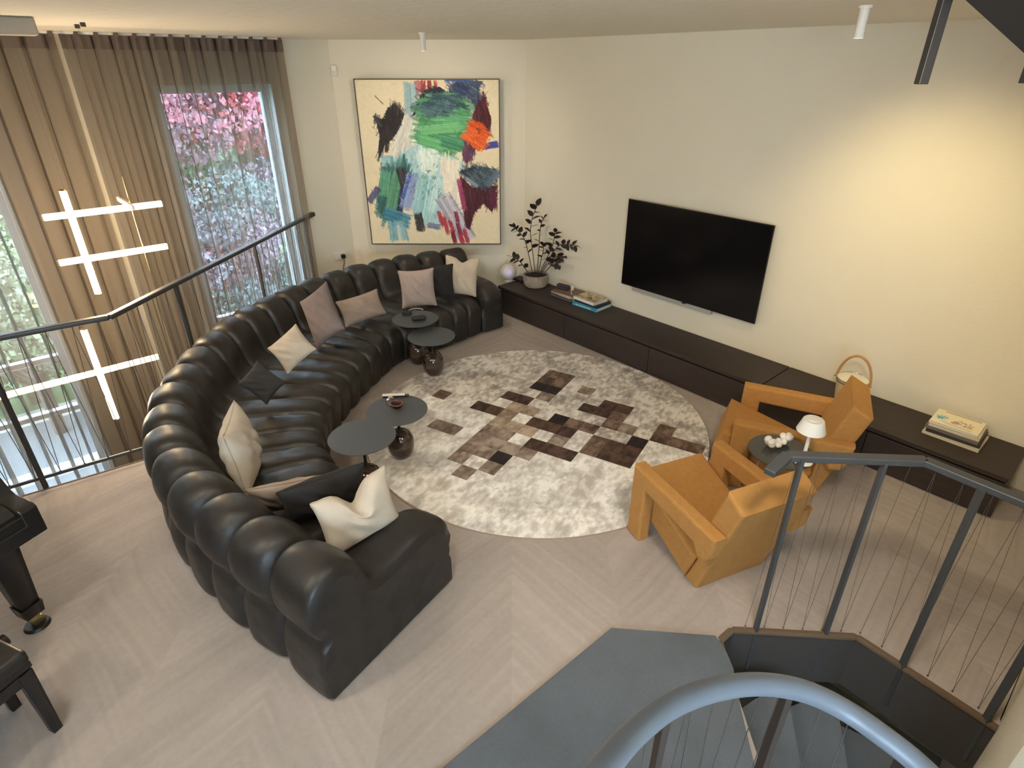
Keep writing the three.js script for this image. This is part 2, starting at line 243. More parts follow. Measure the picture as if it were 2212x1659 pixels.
for (let k = 0; k < 9; k++) { const p = outPt(-14 + k * 4.2, 15 + (k % 3) * 1.6); tree('hedge_tree', 'tall dense green tree closing off the end of the garden', 'tree', V(p[0], p[1], gy), 0.4, 6.6, 3.4, 9000, 0.27, k % 2 ? green : [[0.1, 0.16, 0.12], [0.14, 0.19, 0.16], [0.07, 0.12, 0.09]], 70 + k, 'trees at the end of the garden'); }

// ---------------------------------------------------------------- sheer curtains
M.sheer = phy({ color: rgb(0.21, 0.165, 0.127), roughness: 1, transmission: 0.42, thickness: 0, transparent: true, opacity: 0.66, specularIntensity: 0.1 });
M.sheerTape = std({ color: rgb(0.13, 0.1, 0.085), roughness: 1, transparent: true, opacity: 0.9 });
function curtain(label, s0, s1, seed, pitch, depth, tight) {
  const g = thing('sheer_curtain', label, 'curtain', win((s0 + s1) / 2, LOW, 0.15), WTURN, 'sheer curtains on the window wall'), R = rngOf(seed);
  const n = Math.round((s1 - s0) / pitch), per = 18, cols = n * per, rows = 26, y0 = 0.03, y1 = CEIL - LOW - 0.02, sc = (s0 + s1) / 2;
  const ph = [], am = []; for (let k = 0; k <= n + 1; k++) { ph.push((R() - 0.5) * 0.5); am.push(0.75 + 0.5 * R()); }
  const grid = (ya, yb, nr, off) => {
    const pos = [], uv = [], idx = [];
    for (let j = 0; j <= nr; j++) { const y = lerp(ya, yb, j / nr), dn = 1 - (y - y0) / (y1 - y0);
      for (let i = 0; i <= cols; i++) {
        const f = i / per, k = Math.floor(f), t = f - k, a = lerp(am[k], am[k + 1], t), p = lerp(ph[k], ph[k + 1], t), an = 2 * Math.PI * (f + p * 0.25 * dn);
        const x = s0 + (s1 - s0) * i / cols - sc + tight * a * pitch * Math.sin(an + 0.6) * (0.75 + 0.3 * dn) + 0.02 * Math.sin(f * 0.7 + dn * 3) * dn;
        const z = -depth * a * (Math.cos(an) + 0.3 * Math.sin(3 * an + p * 6)) * (0.85 + 0.3 * dn) + off;
        pos.push(x, y, z); uv.push(x, y);
      } }
    for (let j = 0; j < nr; j++) for (let i = 0; i < cols; i++) { const b = j * (cols + 1) + i; idx.push(b, b + 1, b + cols + 1, b + 1, b + cols + 2, b + cols + 1); }
    const ge = new THREE.BufferGeometry(); ge.setAttribute('position', new THREE.Float32BufferAttribute(pos, 3)); ge.setAttribute('uv', new THREE.Float32BufferAttribute(uv, 2)); ge.setIndex(idx); ge.computeVertexNormals(); return ge;
  };
  part(g, 'fabric', grid(y0, y1, rows, 0), M.sheer);
  part(g, 'heading_tape', grid(y1 - 0.1, y1, 2, -0.004), M.sheerTape);
  for (let k = 0; k < n; k++) part(g, 'glider', rbox(0.03, 0.035, 0.02, 0.004).translate(s0 + (s1 - s0) * (k + 0.25) / n - sc, y1 + 0.0, -depth * am[k]), M.sheerTape);
  part(g, 'hem', grid(y0, y0 + 0.09, 2, -0.003), M.sheer);
  return g;
}
const [cR] = winAt(608, 90, 0.15), [cM] = winAt(140, 90, 0.15);
curtain('brown sheer curtain hanging in front of the maple window and the gap between the windows', cR, cM + 0.02, 3, 0.135, 0.06, 0.3);
curtain('brown sheer curtain hanging in front of the lawn window', cM + 0.05, END - 0.1, 4, 0.15, 0.06, 0.3);
{ const g = solo('curtain_track', 'thin white curtain track along the ceiling over the sheers', 'curtain track', rbox(END - cR, 0.018, 0.03, 0.003), M.white, win((END + cR) / 2, CEIL - 0.009, 0.15)); g.rotation.y = WTURN; }

// ---------------------------------------------------------------- hanging light bars in the void
{
  const P0 = [-3.2, 4.6];
  const pl = (u, v, d = 0) => onPlane(u, v, [P0[0] + wn[0] * d, P0[1] + wn[1] * d], wn);
  const g = thing('light_bar_pendant', 'tall pendant of crossed glowing light bars hanging in front of the curtains', 'pendant lamp', V(P0[0], P0[1], pl(252, 905).y));
  M.ledBar = std({ color: rgb(0.8, 0.75, 0.65), emissive: GLOW, emissiveIntensity: 4, roughness: 0.6 });
  M.ledDim = std({ color: rgb(0.75, 0.66, 0.5), emissive: GLOW, emissiveIntensity: 0.25, roughness: 0.4 });
  const bars = [[140, 412, 208, 636, 0], [92, 469, 350, 441, 0.022], [127, 567, 362, 533, 0.022], [182, 712, 250, 905, 0], [-90, 880, 342, 770, 0.022]];
  for (const [u0, v0, u1, v1, d] of bars) {
    const p = pl(u0, v0, d), q = pl(u1, v1, d); 
    if (Math.abs(p.y - q.y) > 0.4) { const x = (p.x + q.x) / 2, z = (p.z + q.z) / 2; p.x = q.x = x; p.z = q.z = z; } else p.y = q.y = (p.y + q.y) / 2;
    const b = part(g, 'light_bar', local(g, bar(p, q, 0.024, 0.046, 0.004)), M.ledBar, 'glowing warm white light bar');
    for (const [e, f] of [[p, q], [q, p]]) { const dir = e.clone().sub(f).normalize(); part(b, 'end_cap', local(g, bar(e, e.clone().addScaledVector(dir, 0.012), 0.022, 0.036, 0.002)), M.brass); }
    for (const k of [0.5]) { const L = new THREE.PointLight(GLOW, 2.2); L.position.copy(p.clone().lerp(q, k).add(V(wn[0], wn[1]).multiplyScalar(0.05))).sub(g.position); L.castShadow = true; L.shadow.radius = 4; g.add(L); }
  }
  const dA = pl(262, 434, -0.02), dB = pl(308, 458, 0.1); dB.y = dA.y;
  part(g, 'cross_bar', local(g, bar(dA.clone().addScaledVector(V(wn[0], wn[1]), -0.12), dA.clone().addScaledVector(V(wn[0], wn[1]), 0.34).add(new V3(0.02, 0, 0)), 0.02, 0.034, 0.003)), M.ledDim, 'end-on brass backed light bar');
  const rTop = pl(264, 382, -0.01), rBot = pl(322, 585, -0.01); rBot.x = rTop.x; rBot.z = rTop.z;
  part(g, 'stem', local(g, rod(rBot, rTop, 0.006, 8)), M.brass);
  const canopy = at(6, 58, CEIL - 0.05);
  part(g, 'canopy', local(g, rbox(0.3, 0.09, 0.16, 0.01).rotateY(WTURN).translate(canopy.x, CEIL - 0.045, canopy.z)), std({ color: rgb(0.36, 0.31, 0.25), roughness: 0.6 }));
  part(g, 'cable', local(g, rod(rTop, new V3(rTop.x, CEIL - 0.005, rTop.z), 0.0007, 5)), M.steel);
  const t0 = pl(140, 412); part(g, 'cable', local(g, rod(t0, new V3(t0.x, CEIL - 0.005, t0.z), 0.0007, 5)), M.steel);
  const j0 = pl(208, 636), j1 = pl(182, 712); part(g, 'cable', local(g, rod(j0, j1, 0.0007, 5)), M.steel);
  for (const [u, v] of [[167, 57], [179, 53]]) { const c = at(u, v, CEIL - 0.012); part(g, 'cable_anchor', local(g, rbox(0.024, 0.024, 0.024, 0.003).translate(c.x, c.y, c.z)), M.steel); }
}

// ---------------------------------------------------------------- ceiling spotlights
function spot(label, pos, target, cd, angle, len = 0.14, soft = 2, col = WARM) {
  const g = thing('ceiling_spotlight', label, 'spotlight', pos, 0, 'ceiling spotlights');
  part(g, 'mount', cyl(0.03, 0.03, 0.012, 24).translate(0, -0.006, 0), M.white);
  part(g, 'cylinder_body', cyl(0.022, 0.022, len - 0.02, 24, true).translate(0, -len / 2, 0), M.white);
  part(g, 'lens', cyl(0.02, 0.02, 0.003, 24).translate(0, -len + 0.012, 0), M.lens);
  const L = new THREE.SpotLight(col, cd, 0, angle, 1, 2); L.position.set(0, -len - 0.005, 0); L.castShadow = true; L.shadow.radius = soft; L.target.position.copy(target).sub(pos); g.add(L, L.target);
  return g;
}
M.lens = std({ color: rgb(0.8, 0.75, 0.6), emissive: WARM, emissiveIntensity: 3, roughness: 0.3 });
spot('small white cylinder spotlight hanging from the ceiling before the painting', V(-0.73, 5.58, CEIL), V(-0.85, 6.95, 1.2), 3.6, 1.25, 0.14, 4);
spot('white cylinder spotlight aimed at the bare end of the television wall', V(1.62, 3.2, CEIL), V(2.8, 4.0, 1.1), 7.5, 0.78, 0.14, 5, rgb(1, 0.8, 0.4));
spot('white cylinder spotlight above the winding stair', V(0.9, 1.15, CEIL), V(1.7, 3.6, 0), 11, 1.25, 0.14, 8);
spot('white cylinder spotlight over the stair landing', V(-0.5, 1.05, CEIL), V(0.2, 4.4, 0), 6, 1.25, 0.14, 8);
spot('white cylinder spotlight between the piano and the sofa', V(-1.9, 1.2, CEIL), V(-1.6, 3.2, 0), 6.5, 1.25, 0.14, 8);
spot('white cylinder spotlight over the piano bench', V(-2.9, 0.4, CEIL), V(-2.3, 2.0, 0), 6, 1.3, 0.14, 8);



// ---------------------------------------------------------------- stairwell: landing, treads, fascia
struct('floor_landing', 'blue grey carpeted stair landing set into the beige floor', boxUV(slab([[-0.279, 1.401], [0.51, 2.082], [1.03, 2.035], [1.055, 1.95], [1.06, 1.85], [1.035, 1.72], [1.0, 1.4], [0.96, 0.5], [-1.3, 0.5]], -0.001, 0.014)), M.greyCarpet, 'landing');
{
  const g = thing('staircase', 'grey carpeted winding stair descending beside the landing', 'staircase', V(1.3, 1.2, LOW));
  const edges = [[[1.03, 1.72], [0.9, 0.4]], [[1.36, 1.86], [1.0, 0.3]], [[1.68, 1.92], [1.12, 0.2]], [[1.98, 1.7], [1.2, 0.1]], [[1.84, 1.42], [1.25, 0.0]], [[1.5, 1.08], [1.25, -0.4]]];
  for (let k = 0; k < 5; k++) { const [a, b] = edges[k], [c, d] = edges[k + 1], y = -0.17 * (k + 1), ov = 0.03, l = (p, q, t) => [lerp(p[0], q[0], t), lerp(p[1], q[1], t)];
    const a2 = l(a, c, -0.1), b2 = l(b, d, -0.1); part(g, 'tread', local(g, boxUV(slab([a2, l(a, c, 0.5).map((x, i) => x + (i ? 0.03 : 0)), c, d, b2], y - 0.05, y))), M.greyCarpet); }
  const post = part(g, 'newel_post', local(g, rod(V(0.98, 0.25, LOW), V(0.98, 0.25, -0.1), 0.06, 20)), M.railGrey);
}
{
  const pts = [[1.03, 1.8], [1.05, 2.02], [1.134, 2.086], [1.756, 2.044], [2.14, 1.556]];
  const g = thing('stair_fascia', 'dark fascia board lining the stairwell edge', 'fascia', V(1.5, 1.9, -0.36));
  for (let k = 0; k < pts.length - 1; k++) { const p = V(...pts[k], -0.19), q = V(...pts[k + 1], -0.19); part(g, 'board', local(g, bar(p, q, 0.02, 0.34, 0.002)), M.fascia); part(g, 'carpet_edge', local(g, bar(V(...pts[k], -0.008), V(...pts[k + 1], -0.008), 0.034, 0.03, 0.012)), M.carpetEdge, 'frayed brown carpet edge'); }
}
// cable balustrades
function wires(g, tops, bots, r = 0.0024, hs = 1) { const hk = new THREE.ConeGeometry(0.012 * hs, 0.022 * hs, 4); for (let k = 0; k < tops.length; k++) { const a = tops[k]; if (bots[k]) part(g, 'wire', local(g, rod(a, bots[k], r, 5)), M.wire); if (bots[k + 1]) part(g, 'wire', local(g, rod(a, bots[k + 1], r, 5)), M.wire); const h = part(g, 'hook', hk, M.steel); h.position.copy(a).sub(g.position); h.rotation.x = Math.PI; } for (const b of bots) { const h = part(g, 'hook', hk, M.steel); h.position.copy(b).sub(g.position); } }
{
  const HR = 1.1, off = 0.03;
  const bend = [-2.655, 3.64], endp = [-2.262, 6.67], far = [-5.4, 1.66];
  const g = thing('balcony_railing', 'dark steel balcony railing with zigzag wires along the window void', 'railing', V(bend[0], bend[1], 0));
  const hp = [V(endp[0] + 0.05, endp[1] + 0.03, HR + 0.012), V(endp[0], endp[1] - 0.1, HR), V(bend[0], bend[1], HR), V(far[0], far[1], HR)];
  for (let k = 0; k < 3; k++) part(g, 'handrail', local(g, bar(hp[k], hp[k + 1].clone().addScaledVector(hp[k + 1].clone().sub(hp[k]).normalize(), 0.012), 0.055, k ? 0.034 : 0.045, 0.012)), M.steel);
  const L = (P, Q, t) => [lerp(P[0], Q[0], t), lerp(P[1], Q[1], t)];
  for (const [P, Q] of [[endp, bend], [bend, far]]) part(g, 'bottom_rail', local(g, bar(V(...P, 0.085), V(...Q, 0.085), 0.016, 0.022, 0.003)), M.steel);
  for (const p of [L(bend, endp, 0.225), L(bend, endp, 0.61), L(bend, endp, 0.97), L(bend, far, 0.2), L(bend, far, 0.62)]) { const b = part(g, 'post', local(g, bar(V(...p, -0.2), V(...p, HR), 0.026, 0.026, 0.003)), M.steel); }
  for (const [P, Q, n] of [[bend, endp, 30], [bend, far, 24]]) { const tops = [], bots = []; for (let k = 0; k < n; k++) { tops.push(V(...L(P, Q, (k + 0.5) / n), HR - 0.022)); bots.push(V(...L(P, Q, (k + 0.02) / n), 0.1)); } wires(g, tops, bots); }
  const e = thing('void_edge_trim', 'thin dark metal trim along the carpet edge at the void', 'trim', V(VE[0], VE[1], -0.03)); const r = [VW, VE, [-6.6, 0.8]];
  for (let k = 0; k < 2; k++) part(e, 'strip', local(e, bar(V(r[k][0] - 0.01, r[k][1] + 0.006, -0.012), V(r[k + 1][0] - 0.01, r[k + 1][1] + 0.006, -0.012), 0.014, 0.03, 0.002)), M.carpetEdge);
}
{
  const HR = 1.06, p = [[1.085, 2.02], [1.196, 2.115], [1.77, 2.078], [2.16, 1.6]];
  const g = thing('stair_railing', 'grey steel stair railing with thin wires beside the armchairs', 'railing', V(1.5, 2.06, -0.3));
  const hp = p.map((q) => V(...q, HR)); hp[0].y -= 0.02;
  for (let k = 0; k < 3; k++) part(g, 'handrail', local(g, bar(hp[k], hp[k + 1].clone().addScaledVector(hp[k + 1].clone().sub(hp[k]).normalize(), 0.008), 0.05, 0.032, 0.006)), M.railGrey);
  for (const [x, z] of [[1.252, 2.075], [1.6, 2.055], [1.885, 1.87], [2.1, 1.6]]) part(g, 'post', local(g, bar(V(x, z, -0.28), V(x, z + 0.02, HR), 0.032, 0.016, 0.002)), M.railGrey);
  const run = (P, Q, n) => { const tops = [], bots = []; for (let k = 0; k < n; k++) { const t = (k + 0.5) / n; tops.push(V(lerp(P[0], Q[0], t), lerp(P[1], Q[1], t), HR - 0.02)); bots.push(V(lerp(P[0], Q[0], (k + 0.1) / n), lerp(P[1], Q[1], (k + 0.1) / n) - 0.015, 0.012)); } wires(g, tops, bots, 0.001, 0.45); };
  run(p[1], p[2], 6); run(p[2], p[3], 6);
}
{
  const g = thing('curved_stair_rail', 'blue grey curved tubular handrail of the winding stair', 'handrail', V(0.5, 0.6, -0.4));
  const px = [[1200, 1790, 0.84], [1310, 1652, 0.95], [1375, 1580, 1.03], [1450, 1524, 1.1], [1540, 1490, 1.16], [1640, 1478, 1.2], [1740, 1494, 1.22], [1830, 1537, 1.22], [1910, 1592, 1.19], [1985, 1652, 1.16], [2090, 1760, 1.1]];
  const cv = px.map(([u, v, zc]) => { const r = ray(u, v); return new V3(r[0] * zc, EYE + r[1] * zc, -r[2] * zc); });
  part(g, 'handrail', local(g, tube(cv, 0.0225, 120, 20)), M.tubeGrey);
  const at2 = (u, v) => { let best = 0, bd = 1e9; const c = new THREE.CatmullRomCurve3(cv, false, 'centripetal'); for (let t = 0; t <= 1; t += 0.002) { const q = c.getPoint(t), d = -q.z * ct - (q.y - EYE) * st, uu = 1106 + FOCAL * q.x / d; if (Math.abs(uu - u) < bd) { bd = Math.abs(uu - u); best = t; } } return c.getPoint(best); };
  for (const u of [1440, 1705, 1960]) { const q = at2(u); part(g, 'post', local(g, bar(new V3(q.x, -0.35, q.z), q, 0.03, 0.014, 0.002)), std({ color: rgb(0.05, 0.036, 0.03), roughness: 0.6 })); }
  for (const u of [1350, 1400, 1490, 1500, 1545, 1595, 1650, 1690, 1780, 1840]) { const q = at2(u), d = (u % 20 < 10 ? 0.05 : -0.03); part(g, 'wire', local(g, rod(new V3(q.x + d, -0.3, q.z + d * 0.3), q, 0.0012, 5)), M.wire); }
  part(g, 'bottom_rail', local(g, tube(cv.map((q) => new V3(q.x, Math.min(-0.3, q.y - 1.75), q.z)), 0.012, 60, 8)), M.steel);
}
{ // stair flight above, only its soffit and post ends show
  const zc = 1.75, pp = (u, v, d) => { const r = ray(u, v); return new V3(r[0] * d, EYE + r[1] * d, -r[2] * d); };
  const a = pp(2050, -32, 1.52), b = pp(2262, 160, 1.78);
  const g = thing('upper_stair', 'dark underside and post ends of the stair flight above', 'staircase', a.clone());
  const up = new V3(0.25, 0.9, -0.1), e = new V3(0.75, 0.12, 0.35);
  const q = [a, b, b.clone().add(e), a.clone().add(e)], th = new V3(0.02, 0.05, -0.01), pos = [...q, ...q.map((v) => v.clone().add(th))].flatMap((v) => v.toArray());
  let ge = new THREE.BufferGeometry(); ge.setAttribute('position', new THREE.Float32BufferAttribute(pos, 3)); ge.setIndex([0, 2, 1, 0, 3, 2, 4, 5, 6, 4, 6, 7, 0, 1, 5, 0, 5, 4, 1, 2, 6, 1, 6, 5, 2, 3, 7, 2, 7, 6, 3, 0, 4, 3, 4, 7]); ge = ge.toNonIndexed(); ge.computeVertexNormals();
  part(g, 'soffit', local(g, boxUV(ge)), M.black);
  for (const [u, v] of [[1989, 182], [2216, 180]]) { const p = pp(u, v, zc); part(g, 'post', local(g, bar(p, new V3(p.x, CEIL - 0.002, p.z), 0.028, 0.028, 0.002)), M.black); }
}

// ---------------------------------------------------------------- sofa of leather segments
const Cp = [[-0.735, 1.80], [-1.0, 1.99], [-1.24, 2.15], [-1.47, 2.33], [-1.69, 2.53], [-1.89, 2.75], [-2.06, 2.99], [-2.18, 3.25], [-2.27, 3.53], [-2.32, 3.82], [-2.35, 4.11], [-2.35, 4.40], [-2.32, 4.69], [-2.26, 4.97], [-2.17, 5.25], [-2.05, 5.51], [-1.90, 5.76], [-1.73, 5.99], [-1.53, 6.20], [-1.31, 6.39], [-1.07, 6.55], [-0.82, 6.69], [-0.57, 6.80]];
const Fp = [[-0.56, 2.56], [-0.78, 2.74], [-1.0, 2.95], [-1.15, 3.16], [-1.27, 3.36], [-1.33, 3.58], [-1.355, 3.82], [-1.345, 4.06], [-1.315, 4.3], [-1.27, 4.53], [-1.2, 4.76], [-1.14, 4.98], [-1.04, 5.19], [-0.86, 5.36], [-0.67, 5.51], [-0.5, 5.68], [-0.31, 5.9]];
const v2 = (a) => new THREE.Vector2(a[0], a[1]);
const crestC = new THREE.SplineCurve(Cp.map(v2)), frontC = new THREE.SplineCurve(Fp.map(v2));
const NSEG = 22, crestAt = (f) => crestC.getPoint(clamp(f / NSEG));
function frontAt(f) { // f in segment units; the arms keep their width
  if (f <= 1) { const e0 = new THREE.Vector2(-0.335, 2.405), e1 = frontC.getPointAt(0); return e0.lerp(e1, f); }
  if (f >= NSEG - 1) { const e0 = frontC.getPointAt(1), e1 = new THREE.Vector2(-0.1, 6.08); return e0.lerp(e1, f - NSEG + 1); }
  return frontC.getPointAt((f - 1) / (NSEG - 2));
}
function profileSpline(pts, n) { const c = new THREE.SplineCurve(pts.map(v2)); return c.getSpacedPoints(n); }
const backPts = [[-0.14, 0.006], [-0.16, 0.05], [-0.16, 0.2], [-0.14, 0.31], [-0.115, 0.352], [-0.135, 0.385], [-0.17, 0.47], [-0.162, 0.59], [-0.11, 0.675], [-0.02, 0.712], [0.07, 0.69], [0.135, 0.62], [0.17, 0.53]];
function sectionPts(L, arm) {
  const seat = arm ? [[0.2, 0.485], [0.27, 0.475], [0.42, 0.485], [L - 0.22, 0.5], [L - 0.09, 0.485], [L + 0.02, 0.42], [L + 0.035, 0.33], [L + 0.005, 0.245], [L - 0.005, 0.22], [L + 0.01, 0.17], [L + 0.01, 0.02]]
    : [[0.195, 0.45], [0.225, 0.395], [0.27, 0.378], [0.42, 0.385], [L - 0.3, 0.388], [L - 0.12, 0.378], [L - 0.03, 0.335], [L, 0.27], [L - 0.005, 0.14], [L - 0.02, 0.02]];
  return profileSpline([...backPts, ...seat], 66);
}
function segmentGeo(k, base) {
  const arm = k === 0 || k === NSEG - 1, nt = 14, pos = [], uv = [], idx = [], rows = nt + 1; let np = 0, ends = [];
  const rr = rngOf(900 + k), wob = [rr(), rr(), rr()];
  for (let j = 0; j <= nt; j++) {
    const t = -1 + 2 * j / nt, f = k + 0.5 + t * 0.497, c = crestAt(f), fr = frontAt(f), d = fr.clone().sub(c), L = d.length(); d.normalize();
    const pr = sectionPts(L, arm); np = pr.length;
    const outer = (k === 0 && t < 0) || (k === NSEG - 1 && t > 0), ex = Math.pow(Math.abs(t), outer ? 4 : 3), e = 1 - Math.sqrt(Math.max(0, 1 - ex * 0.985));
    for (let i = 0; i < np; i++) {
      const a = pr[Math.max(0, i - 1)], b = pr[Math.min(np - 1, i + 1)], tx = b.x - a.x, ty = b.y - a.y, tl = Math.hypot(tx, ty) || 1, nx = -ty / tl, ny = tx / tl; // outward normal of the section
      const p = pr[i], q = i / (np - 1);
      let amp = p.x < 0.19 && p.y > 0.37 ? 0.088 : p.x < 0 ? 0.06 : arm ? (p.y > 0.26 ? 0.1 : 0.035) : p.y > 0.3 ? 0.05 : 0.028;
      if (p.x > 0.15 && p.x < 0.28 && !arm) amp = 0.05;
      if (outer) amp *= p.y < 0.34 ? 0.3 : 0.75;
      const wr = 0.004 * Math.sin(p.x * 23 + wob[0] * 6 + t * 2) * Math.sin(q * 40 + wob[1] * 6) * (1 - t * t) + 0.006 * Math.sin(q * 9 + wob[2] * 6) * (1 - t * t);
      const w = p.x - nx * amp * e + nx * wr, h = Math.max(0.004, p.y - ny * amp * e + ny * wr);
      pos.push(c.x + d.x * w - base.x, h - base.y, -(c.y + d.y * w) - base.z); uv.push(f * 0.28, q * 2.6);
    }
  }
  for (let j = 0; j < nt; j++) for (let i = 0; i < np - 1; i++) { const a = j * np + i; idx.push(a, a + 1, a + np, a + 1, a + np + 1, a + np); }
  // closed ends and underside
  for (const [j, flip] of [[0, false], [nt, true]]) {
    const fl = []; for (let i = 0; i < np; i++) { const o = (j * np + i) * 3; fl.push(new V3(pos[o], pos[o + 1], pos[o + 2])); }
    const dir = fl[np - 1].clone().sub(fl[0]).setY(0).normalize(), cont = fl.map((p) => new THREE.Vector2(p.clone().sub(fl[0]).dot(dir), p.y)), start = pos.length / 3;
    fl.forEach((p) => { pos.push(p.x, p.y, p.z); uv.push(p.clone().sub(fl[0]).dot(dir), p.y); });
    for (const tr of THREE.ShapeUtils.triangulateShape(cont, [])) flip ? idx.push(start + tr[0], start + tr[1], start + tr[2]) : idx.push(start + tr[0], start + tr[2], start + tr[1]);
  }
  const g = new THREE.BufferGeometry(); g.setAttribute('position', new THREE.Float32BufferAttribute(pos, 3)); g.setAttribute('uv', new THREE.Float32BufferAttribute(uv, 2)); g.setIndex(idx); g.computeVertexNormals(); return g;
}
{
  const base = V(-1.9, 4.2, 0), g = thing('segmented_sofa', 'long curved black leather sofa of rounded quilted segments', 'sofa', base);
  for (let k = 0; k < NSEG; k++) part(g, k === 0 || k === NSEG - 1 ? 'arm_segment' : 'seat_segment', segmentGeo(k, base), M.leather);
}

// ---------------------------------------------------------------- cushions
function pillowGeo(W, Hh, T, seed, dent = 0, n = 26) {
  const R = rngOf(seed), o = [R() * 9, R() * 9, R() * 9], pos = [], uv = [], idx = [];
  for (const side of [1, -1]) { const st0 = pos.length / 3;
    for (let j = 0; j <= n; j++) for (let i = 0; i <= n; i++) {
      const a0 = -1 + 2 * i / n, b0 = -1 + 2 * j / n, a = Math.sin(a0 * Math.PI / 2), b = Math.sin(b0 * Math.PI / 2);
      let x = a * W / 2 * (1 - 0.085 * (1 - b * b)), y = b * Hh / 2 * (1 - 0.085 * (1 - a * a));
      let z = side * T / 2 * Math.pow(Math.max(0, (1 - a * a) * (1 - b * b)), 0.42);
      z += side * 0.005 * (Math.sin(a * 7 + o[0] + b * 3) * Math.sin(b * 6 + o[1]) + 0.6 * Math.sin(a * 13 + b * 9 + o[2])) * (1 - a * a) * (1 - b * b) * 2;
      const dd = dent * Math.exp(-Math.pow(a / 0.3, 2)); y -= dd * smooth(-0.3, 1, b); z += side * dd * 0.18 * smooth(-0.6, 1, b) * Math.sqrt(Math.max(0, 1 - b * b)); z -= side * dd * 0.25 * Math.exp(-Math.pow(a / 0.12, 2)) * smooth(0, 0.8, b) * (1 - b * b);
      pos.push(x, y, z); uv.push(x, y);
    }
    for (let j = 0; j < n; j++) for (let i = 0; i < n; i++) { const b = st0 + j * (n + 1) + i; side > 0 ? idx.push(b, b + 1, b + n + 1, b + 1, b + n + 2, b + n + 1) : idx.push(b, b + n + 1, b + 1, b + 1, b + n + 1, b + n + 2); }
  }
  const g = new THREE.BufferGeometry(); g.setAttribute('position', new THREE.Float32BufferAttribute(pos, 3)); g.setAttribute('uv', new THREE.Float32BufferAttribute(uv, 2)); g.setIndex(idx);
  const m = mergeVertices(g, 1e-5); m.computeVertexNormals(); return m;
}
// corners: top left, top right, bottom right, bottom left as [u, v, height]
function cushion(label, mat, corners, T, seed, opt = {}) {
  const P = corners.map(([u, v, h]) => at(u, v, h)), c = P.reduce((s, p) => s.add(p), new V3()).multiplyScalar(0.25);
  const ex = P[1].clone().sub(P[0]).add(P[2]).sub(P[3]).multiplyScalar(0.5), ey = P[0].clone().sub(P[3]).add(P[1]).sub(P[2]).multiplyScalar(0.5);
  if (opt.axis) ex.copy(V(opt.axis[0], opt.axis[1]));
  let W = ex.length(), Hh = ey.length(); ex.normalize(); const ez = ex.clone().cross(ey).normalize(); const ey2 = ez.clone().cross(ex);
  if (opt.size) [W, Hh] = opt.size;
  const g = thing('cushion', label, 'cushion', c, 0, 'cushions on the sofa'); g.quaternion.setFromRotationMatrix(new THREE.Matrix4().makeBasis(ex, ey2, ez)); if (opt.shift) g.position.add(opt.shift);
  part(g, 'cover', pillowGeo(W, Hh, T, seed, opt.dent ?? 0), mat);
  const e = [], n = 40; for (let k = 0; k < n; k++) { const s = (k / n) * 4, q = Math.floor(s), t = -1 + 2 * (s - q), a = [t, 1, -t, -1][q], b = [-1, t, 1, -t][q]; let y = b * Hh / 2 * (1 - 0.085 * (1 - a * a)); y -= (opt.dent ?? 0) * Math.exp(-Math.pow(a / 0.3, 2)) * smooth(-0.3, 1, b); e.push(new V3(a * W / 2 * (1 - 0.085 * (1 - b * b)), y, 0)); }
  part(g, 'piping', new THREE.TubeGeometry(new THREE.CatmullRomCurve3(e, true), 120, 0.0035, 5, true), mat);
  return g;
}
cushion('large cream cushion with a chopped top leaning on the near sofa arm', M.creamLight, [[640, 1098, 0.74], [836, 1012, 0.78], [858, 1112, 0.46], [740, 1200, 0.46]], 0.17, 1, { dent: 0.1 });
cushion('black cushion standing behind the large cream chopped cushion', M.blackCloth, [[570, 1068, 0.68], [775, 1012, 0.72], [800, 1055, 0.42], [640, 1130, 0.42]], 0.13, 2, {});
cushion('rosy beige cushion whose top edge shows behind a black cushion', M.tan, [[522, 1056, 0.66], [704, 1030, 0.66], [720, 1070, 0.4], [560, 1110, 0.4]], 0.1, 3, {});
cushion('wrinkled cream cushion standing edge-on against the sofa back', M.creamLight, [[500, 890, 0.8], [500, 890, 0.8], [539, 1044, 0.4], [539, 1044, 0.4]], 0.19, 4, { axis: [-0.25, 0.97], size: [0.4, 0.42] });
cushion('small charcoal cushion tilted on its corner against the sofa back', M.charcoal, [[513, 824, 0.58], [560, 779, 0.7], [612, 826, 0.54], [577, 878, 0.41]], 0.12, 5);
cushion('small cream cushion tilted on its corner beside the mauve cushion', M.creamLight, [[582, 747, 0.58], [644, 699, 0.74], [677, 755, 0.58], [618, 813, 0.41]], 0.12, 6);
cushion('large mauve velvet cushion tilted on its corner against the sofa back', M.mauve, [[638, 657, 0.66], [703, 614, 0.86], [746, 704, 0.6], [696, 750, 0.42]], 0.15, 7);
cushion('tan lumbar cushion lying behind the mauve velvet cushion', M.tan, [[724, 652, 0.62], [812, 626, 0.66], [836, 674, 0.42], [748, 708, 0.42]], 0.12, 8);
cushion('dusty pink cushion upright beside a black cushion, behind the paired tables', M.pink, [[860, 586, 0.78], [933, 578, 0.8], [946, 660, 0.4], [869, 666, 0.4]], 0.15, 9);
cushion('black cushion upright between the dusty pink and the cream cushions', M.blackCloth, [[908, 572, 0.78], [981, 570, 0.79], [980, 642, 0.42], [915, 645, 0.42]], 0.13, 10);
cushion('cream cushion in the far corner of the sofa below the painting', M.cream, [[943, 548, 0.79], [1037, 562, 0.74], [1028, 637, 0.41], [975, 637, 0.41]], 0.15, 11, { dent: 0.05 });

